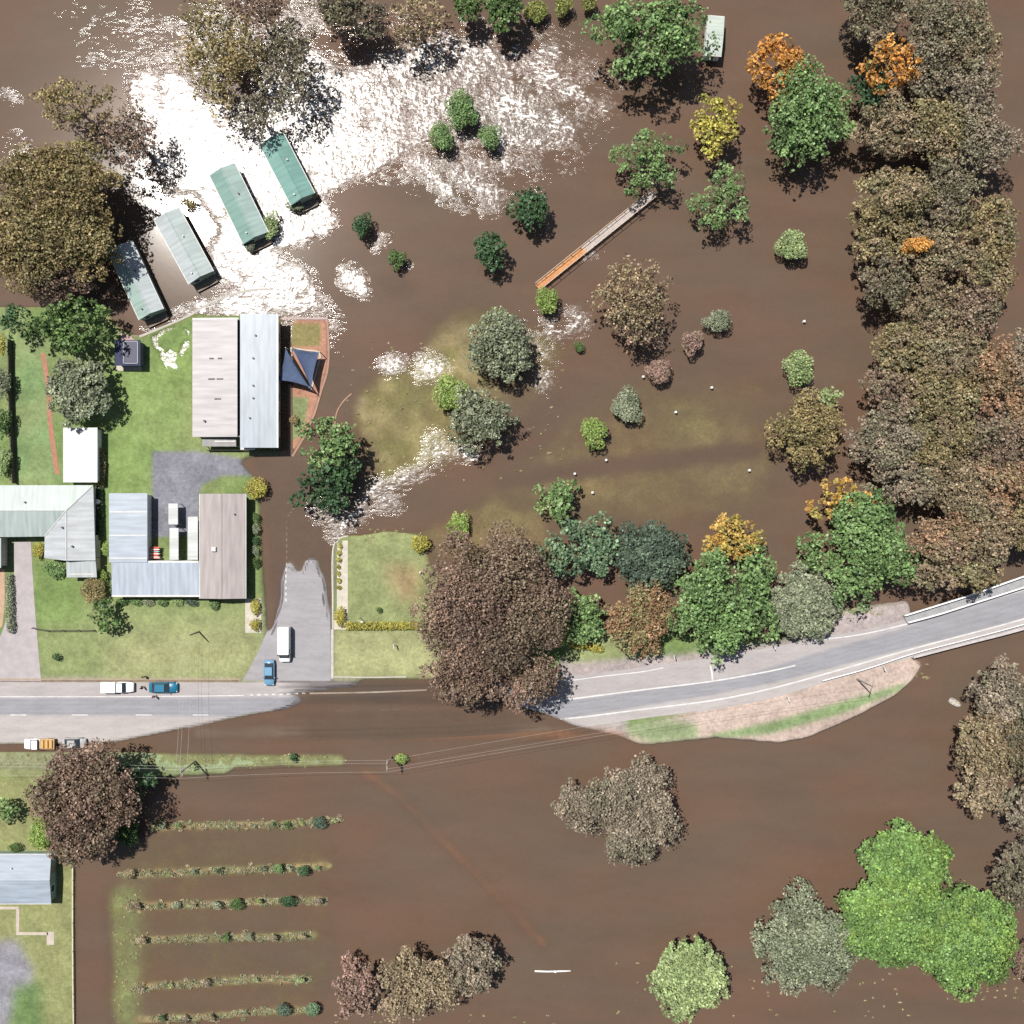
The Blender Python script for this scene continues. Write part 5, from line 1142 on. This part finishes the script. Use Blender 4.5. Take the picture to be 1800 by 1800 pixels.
# ---------------------------------------------------------------- people
def person(cx,cy,rz,shirt,trous,label,pose='stand'):
    p=W(cx,cy,.9); t=thing('person',label,'person',(p.x,p.y,max(zt1(p.x,p.y),0)+.05),rz)
    J=[(0,0,.95),(0,0,1.2),(0,0,1.42),(0,0,1.52),(0,0,1.62),(0,0,1.76),(0,.09,.9),(.05,.1,.5),(-.02 if pose=='stand' else -.15,.1,.08),(.12 if pose=='stand' else 0,.1,.03),(0,-.09,.9),(.04,-.1,.5),(.0 if pose=='stand' else .18,-.1,.08),(.14 if pose=='stand' else .3,-.1,.03),(0,.19,1.40),(.04,.25,1.12),(.12,.24,.88),(.15,.235,.80),(0,-.19,1.40),(.04,-.25,1.12),(.14,-.22,.90),(.18,-.21,.82)]
    E=[(0,1),(1,2),(2,3),(3,4),(4,5),(0,6),(6,7),(7,8),(8,9),(0,10),(10,11),(11,12),(12,13),(2,14),(14,15),(15,16),(16,17),(2,18),(18,19),(19,20),(20,21)]
    Rr=[.14,.14,.15,.06,.095,.085,.09,.065,.045,.04,.09,.065,.045,.04,.065,.045,.035,.035,.065,.045,.035,.035]
    def skin(nm,idx,m_,grow=1.0):
        me=bpy.data.meshes.new(nm); mp={j:i for i,j in enumerate(idx)}; me.from_pydata([J[j] for j in idx],[(mp[a],mp[b]) for a,b in E if a in mp and b in mp],[]); me.materials.append(m_)
        o=bpy.data.objects.new(nm,me); C.objects.link(o); o.parent=t; sk=o.modifiers.new('skin','SKIN'); o.modifiers.new('sub','SUBSURF').levels=1
        for v,j in zip(me.skin_vertices[0].data,idx): v.radius=(Rr[j]*grow,Rr[j]*grow)
        me.skin_vertices[0].data[0].use_root=True; return o
    skin('body',list(range(22)),mat('skin',(.42,.26,.18),.6))
    skin('shirt',[1,0,2,14,15,18,19],mat('shirt_'+shirt[0],shirt[1],.85),1.14); skin('trousers',[0,6,7,8,10,11,12],mat('trousers_'+trous[0],trous[1],.85),1.15)
    hb=MB(); hb.tube([(-.015,0,1.66),(-.02,0,1.76),(-.02,0,1.83),(-.02,0,1.87)],[.10,.115,.09,.03],10); hb.build('hair',mat('dark_hair',(.04,.03,.025),.8),t,True)
    for s_ in (1,-1): MB().tube([(.085,s_*.035,1.69),(.098,s_*.035,1.69)],.012,6).build('eye',DARK,t)
    return t
person(254,1189,-1.2,('maroon',(.25,.06,.06)),('dark',(.05,.05,.06)),'person in dark clothes standing on the muddy kerb left of the teal car')
person(251,1208,.4,('black',(.05,.05,.05)),('grey',(.12,.12,.13)),'person in black standing behind the teal car')
person(272,1224,1.2,('purple',(.15,.05,.12)),('dark',(.05,.05,.06)),'person in purple standing on the lane side of the teal car','walk')

# ---------------------------------------------------------------- poles, wires, posts
POLE=mat('pole_timber',(.25,.22,.19),.9)
def power_pole(px,py,h,rz,label,arms=1):
    p=W(px,py); z=zt1(p.x,p.y); t=thing('power_pole',label,'power pole',(p.x,p.y,z),rz); MB().tube([(0,0,-.5),(0,0,h*.6),(0,0,h)],[.16,.13,.10],8).build('pole',POLE,t)
    for k in range(arms):
        ar=MB().box(-.85,.85,-.06,.06,h-.5-.7*k,h-.38-.7*k).build('crossarm',POLE,t)
        for x in (-.75,-.35,.35,.75): MB().tube([(x,0,h-.38-.7*k),(x,0,h-.2-.7*k)],.05,6).build('insulator',mat('porcelain',(.35,.35,.35),.3),ar)
    return Vector((p.x,p.y,z+h-.2))
P1=power_pole(343,1338,8,math.pi/2,'power pole on the flooded verge below the highway, left one',2); P2=power_pole(688,1330,8,math.pi/2,'power pole with bushes at its foot below the highway, middle one',2); P3=power_pole(1503,1192,8,1.3,'power pole on the sandy verge near the bridge')
power_pole(351,1110,5.5,.5,'short pole on the front lawn below the brown roofed house',0); 
WM=mat('wire',(.35,.33,.30),.6)
def wires(A,B,label,off):
    t=MB()
    for o_ in off:
        pts=[]
        for i in range(17):
            u=i/16; q=A.lerp(B,u)+o_; q.z-=2.2*u*(1-u)*2; pts.append(q)
        t.tube(pts,.014,4,False)
    o=t.build('power_line',WM); tag(o,label,'power line')
wires(P1,P2,'overhead wires between the left and middle power poles',[Vector((0,y,0)) for y in (-1,.5,1)])
wires(P2,P3,'overhead wires from the middle pole to the bridge verge pole',[Vector((0,y,0)) for y in (-1,-.5,1)])
wires(Vector((P1.x-60,P1.y+.5,P1.z)),P1,'overhead wires running to the left edge from the left pole',[Vector((0,y,0)) for y in (-1,.5,1)])
wires(Vector((P1.x,P1.y+22,6)),P1,'overhead wires crossing the highway north from the left pole',[Vector((x,0,0)) for x in (-.9,-.3,.9)])
T('bush','ball',705,1334,15,10,1.2,'lime','lime and grey tuft in water at the foot of the middle pole','bush')
T('bush','ball',340,1347,10,8,1.0,'pale','pale tuft at the foot of the left power pole','bush')
T('bush','ball',516,1331,7,9,1.4,'deep','small dark shrub in the shallow green strip between the power poles','bush')
def lamp(px,py,h,label):
    p=W(px,py); t=thing('street_lamp',label,'street lamp',(p.x,p.y,zt1(p.x,p.y))); MB().tube([(0,0,-.2),(0,0,h*.92),(.25,-.1,h),(.8,-.3,h+.05)],[.07,.05,.05,.04],6).build('pole',MATS['steel_pole'],t); MB().bevbox(.6,1.1,-.45,-.2,h,h+.12,.03).build('lamp_head',TRIM,t)
lamp(634,1085,4.2,'street lamp on the lawn just above the long clipped hedge')
def post(px,py,h,label,cat='post'):
    p=W(px,py); t=thing('marker_post',label,cat,(p.x,p.y,min(0,zt1(p.x,p.y)) if zt1(p.x,p.y)<0 else zt1(p.x,p.y))); b=t.location.z
    MB().bevbox(-.16,.16,-.16,.16,0,h-b,.05).build('post_body',FRAME,t); MB().bevbox(-.19,.19,-.19,.19,h-b,h-b+.14,.06).build('cap',WALLW,t)
for (x,y,lb) in ((1412,566,'tiny white post in open water between the two pale shrubs'),(1250,682,'tiny white post in water south of the pink grey shrubs'),(1187,725,'tiny white post in water right of the southernmost diagonal shrub'),
    (1065,809,'tiny white post in water just below the lime bush'),(1010,833,'white post on the submerged track left of the lime bush post'),(1316,827,'white post in water at the east end of the submerged track'),(1130,663,'tiny pale post beside the third shrub of the diagonal row'),(740,1006,'white post on the lawn at the left of the giant gum'),(1041,866,'pale stub in water right of the light green shore tree')): post(x,y,.7,lb)
def sign(px,py,h,rz,label):
    p=W(px,py); t=thing('road_sign',label,'road sign',(p.x,p.y,zt1(p.x,p.y)),rz); MB().tube([(0,0,-.3),(0,0,h)],.05,6).build('post',MATS['steel_pole'],t); MB().bevbox(-.08,.0,-.4,.4,h-.7,h,.02).build('sign_plate',FRAME,t)
sign(1182,1152,2.2,.3,'small white road sign under the edge of the large roadside green tree'); sign(1379,1224,2,.3,'small road sign on the sandy shoulder below the road'); sign(1355,1134,2,.3,'small road sign below the grey olive dome tree'); sign(695,1133,2,.2,'small sign on the dry lawn left of the giant gum'); sign(1547,1172,1.6,.3,'small sign at the south end of the guard rail')
t=thing('floating_pipe','long white pipe lying in brown water near the bottom','pipe',(*W(972,1707)[:2],.02)); MB().tube([(-3.2,0,0),(-1,-.05,.05),(1,0,.05),(3.1,.05,0)],.14,8).build('pipe_body',FRAME,t,True); MB().tube([(.3,-.05,.02),(.3,-.05,.1),(.6,-.05,.1)],.2,8).build('collar',WALLW,t)
print('TREES',TREES,'LEAVES',LEAVES)
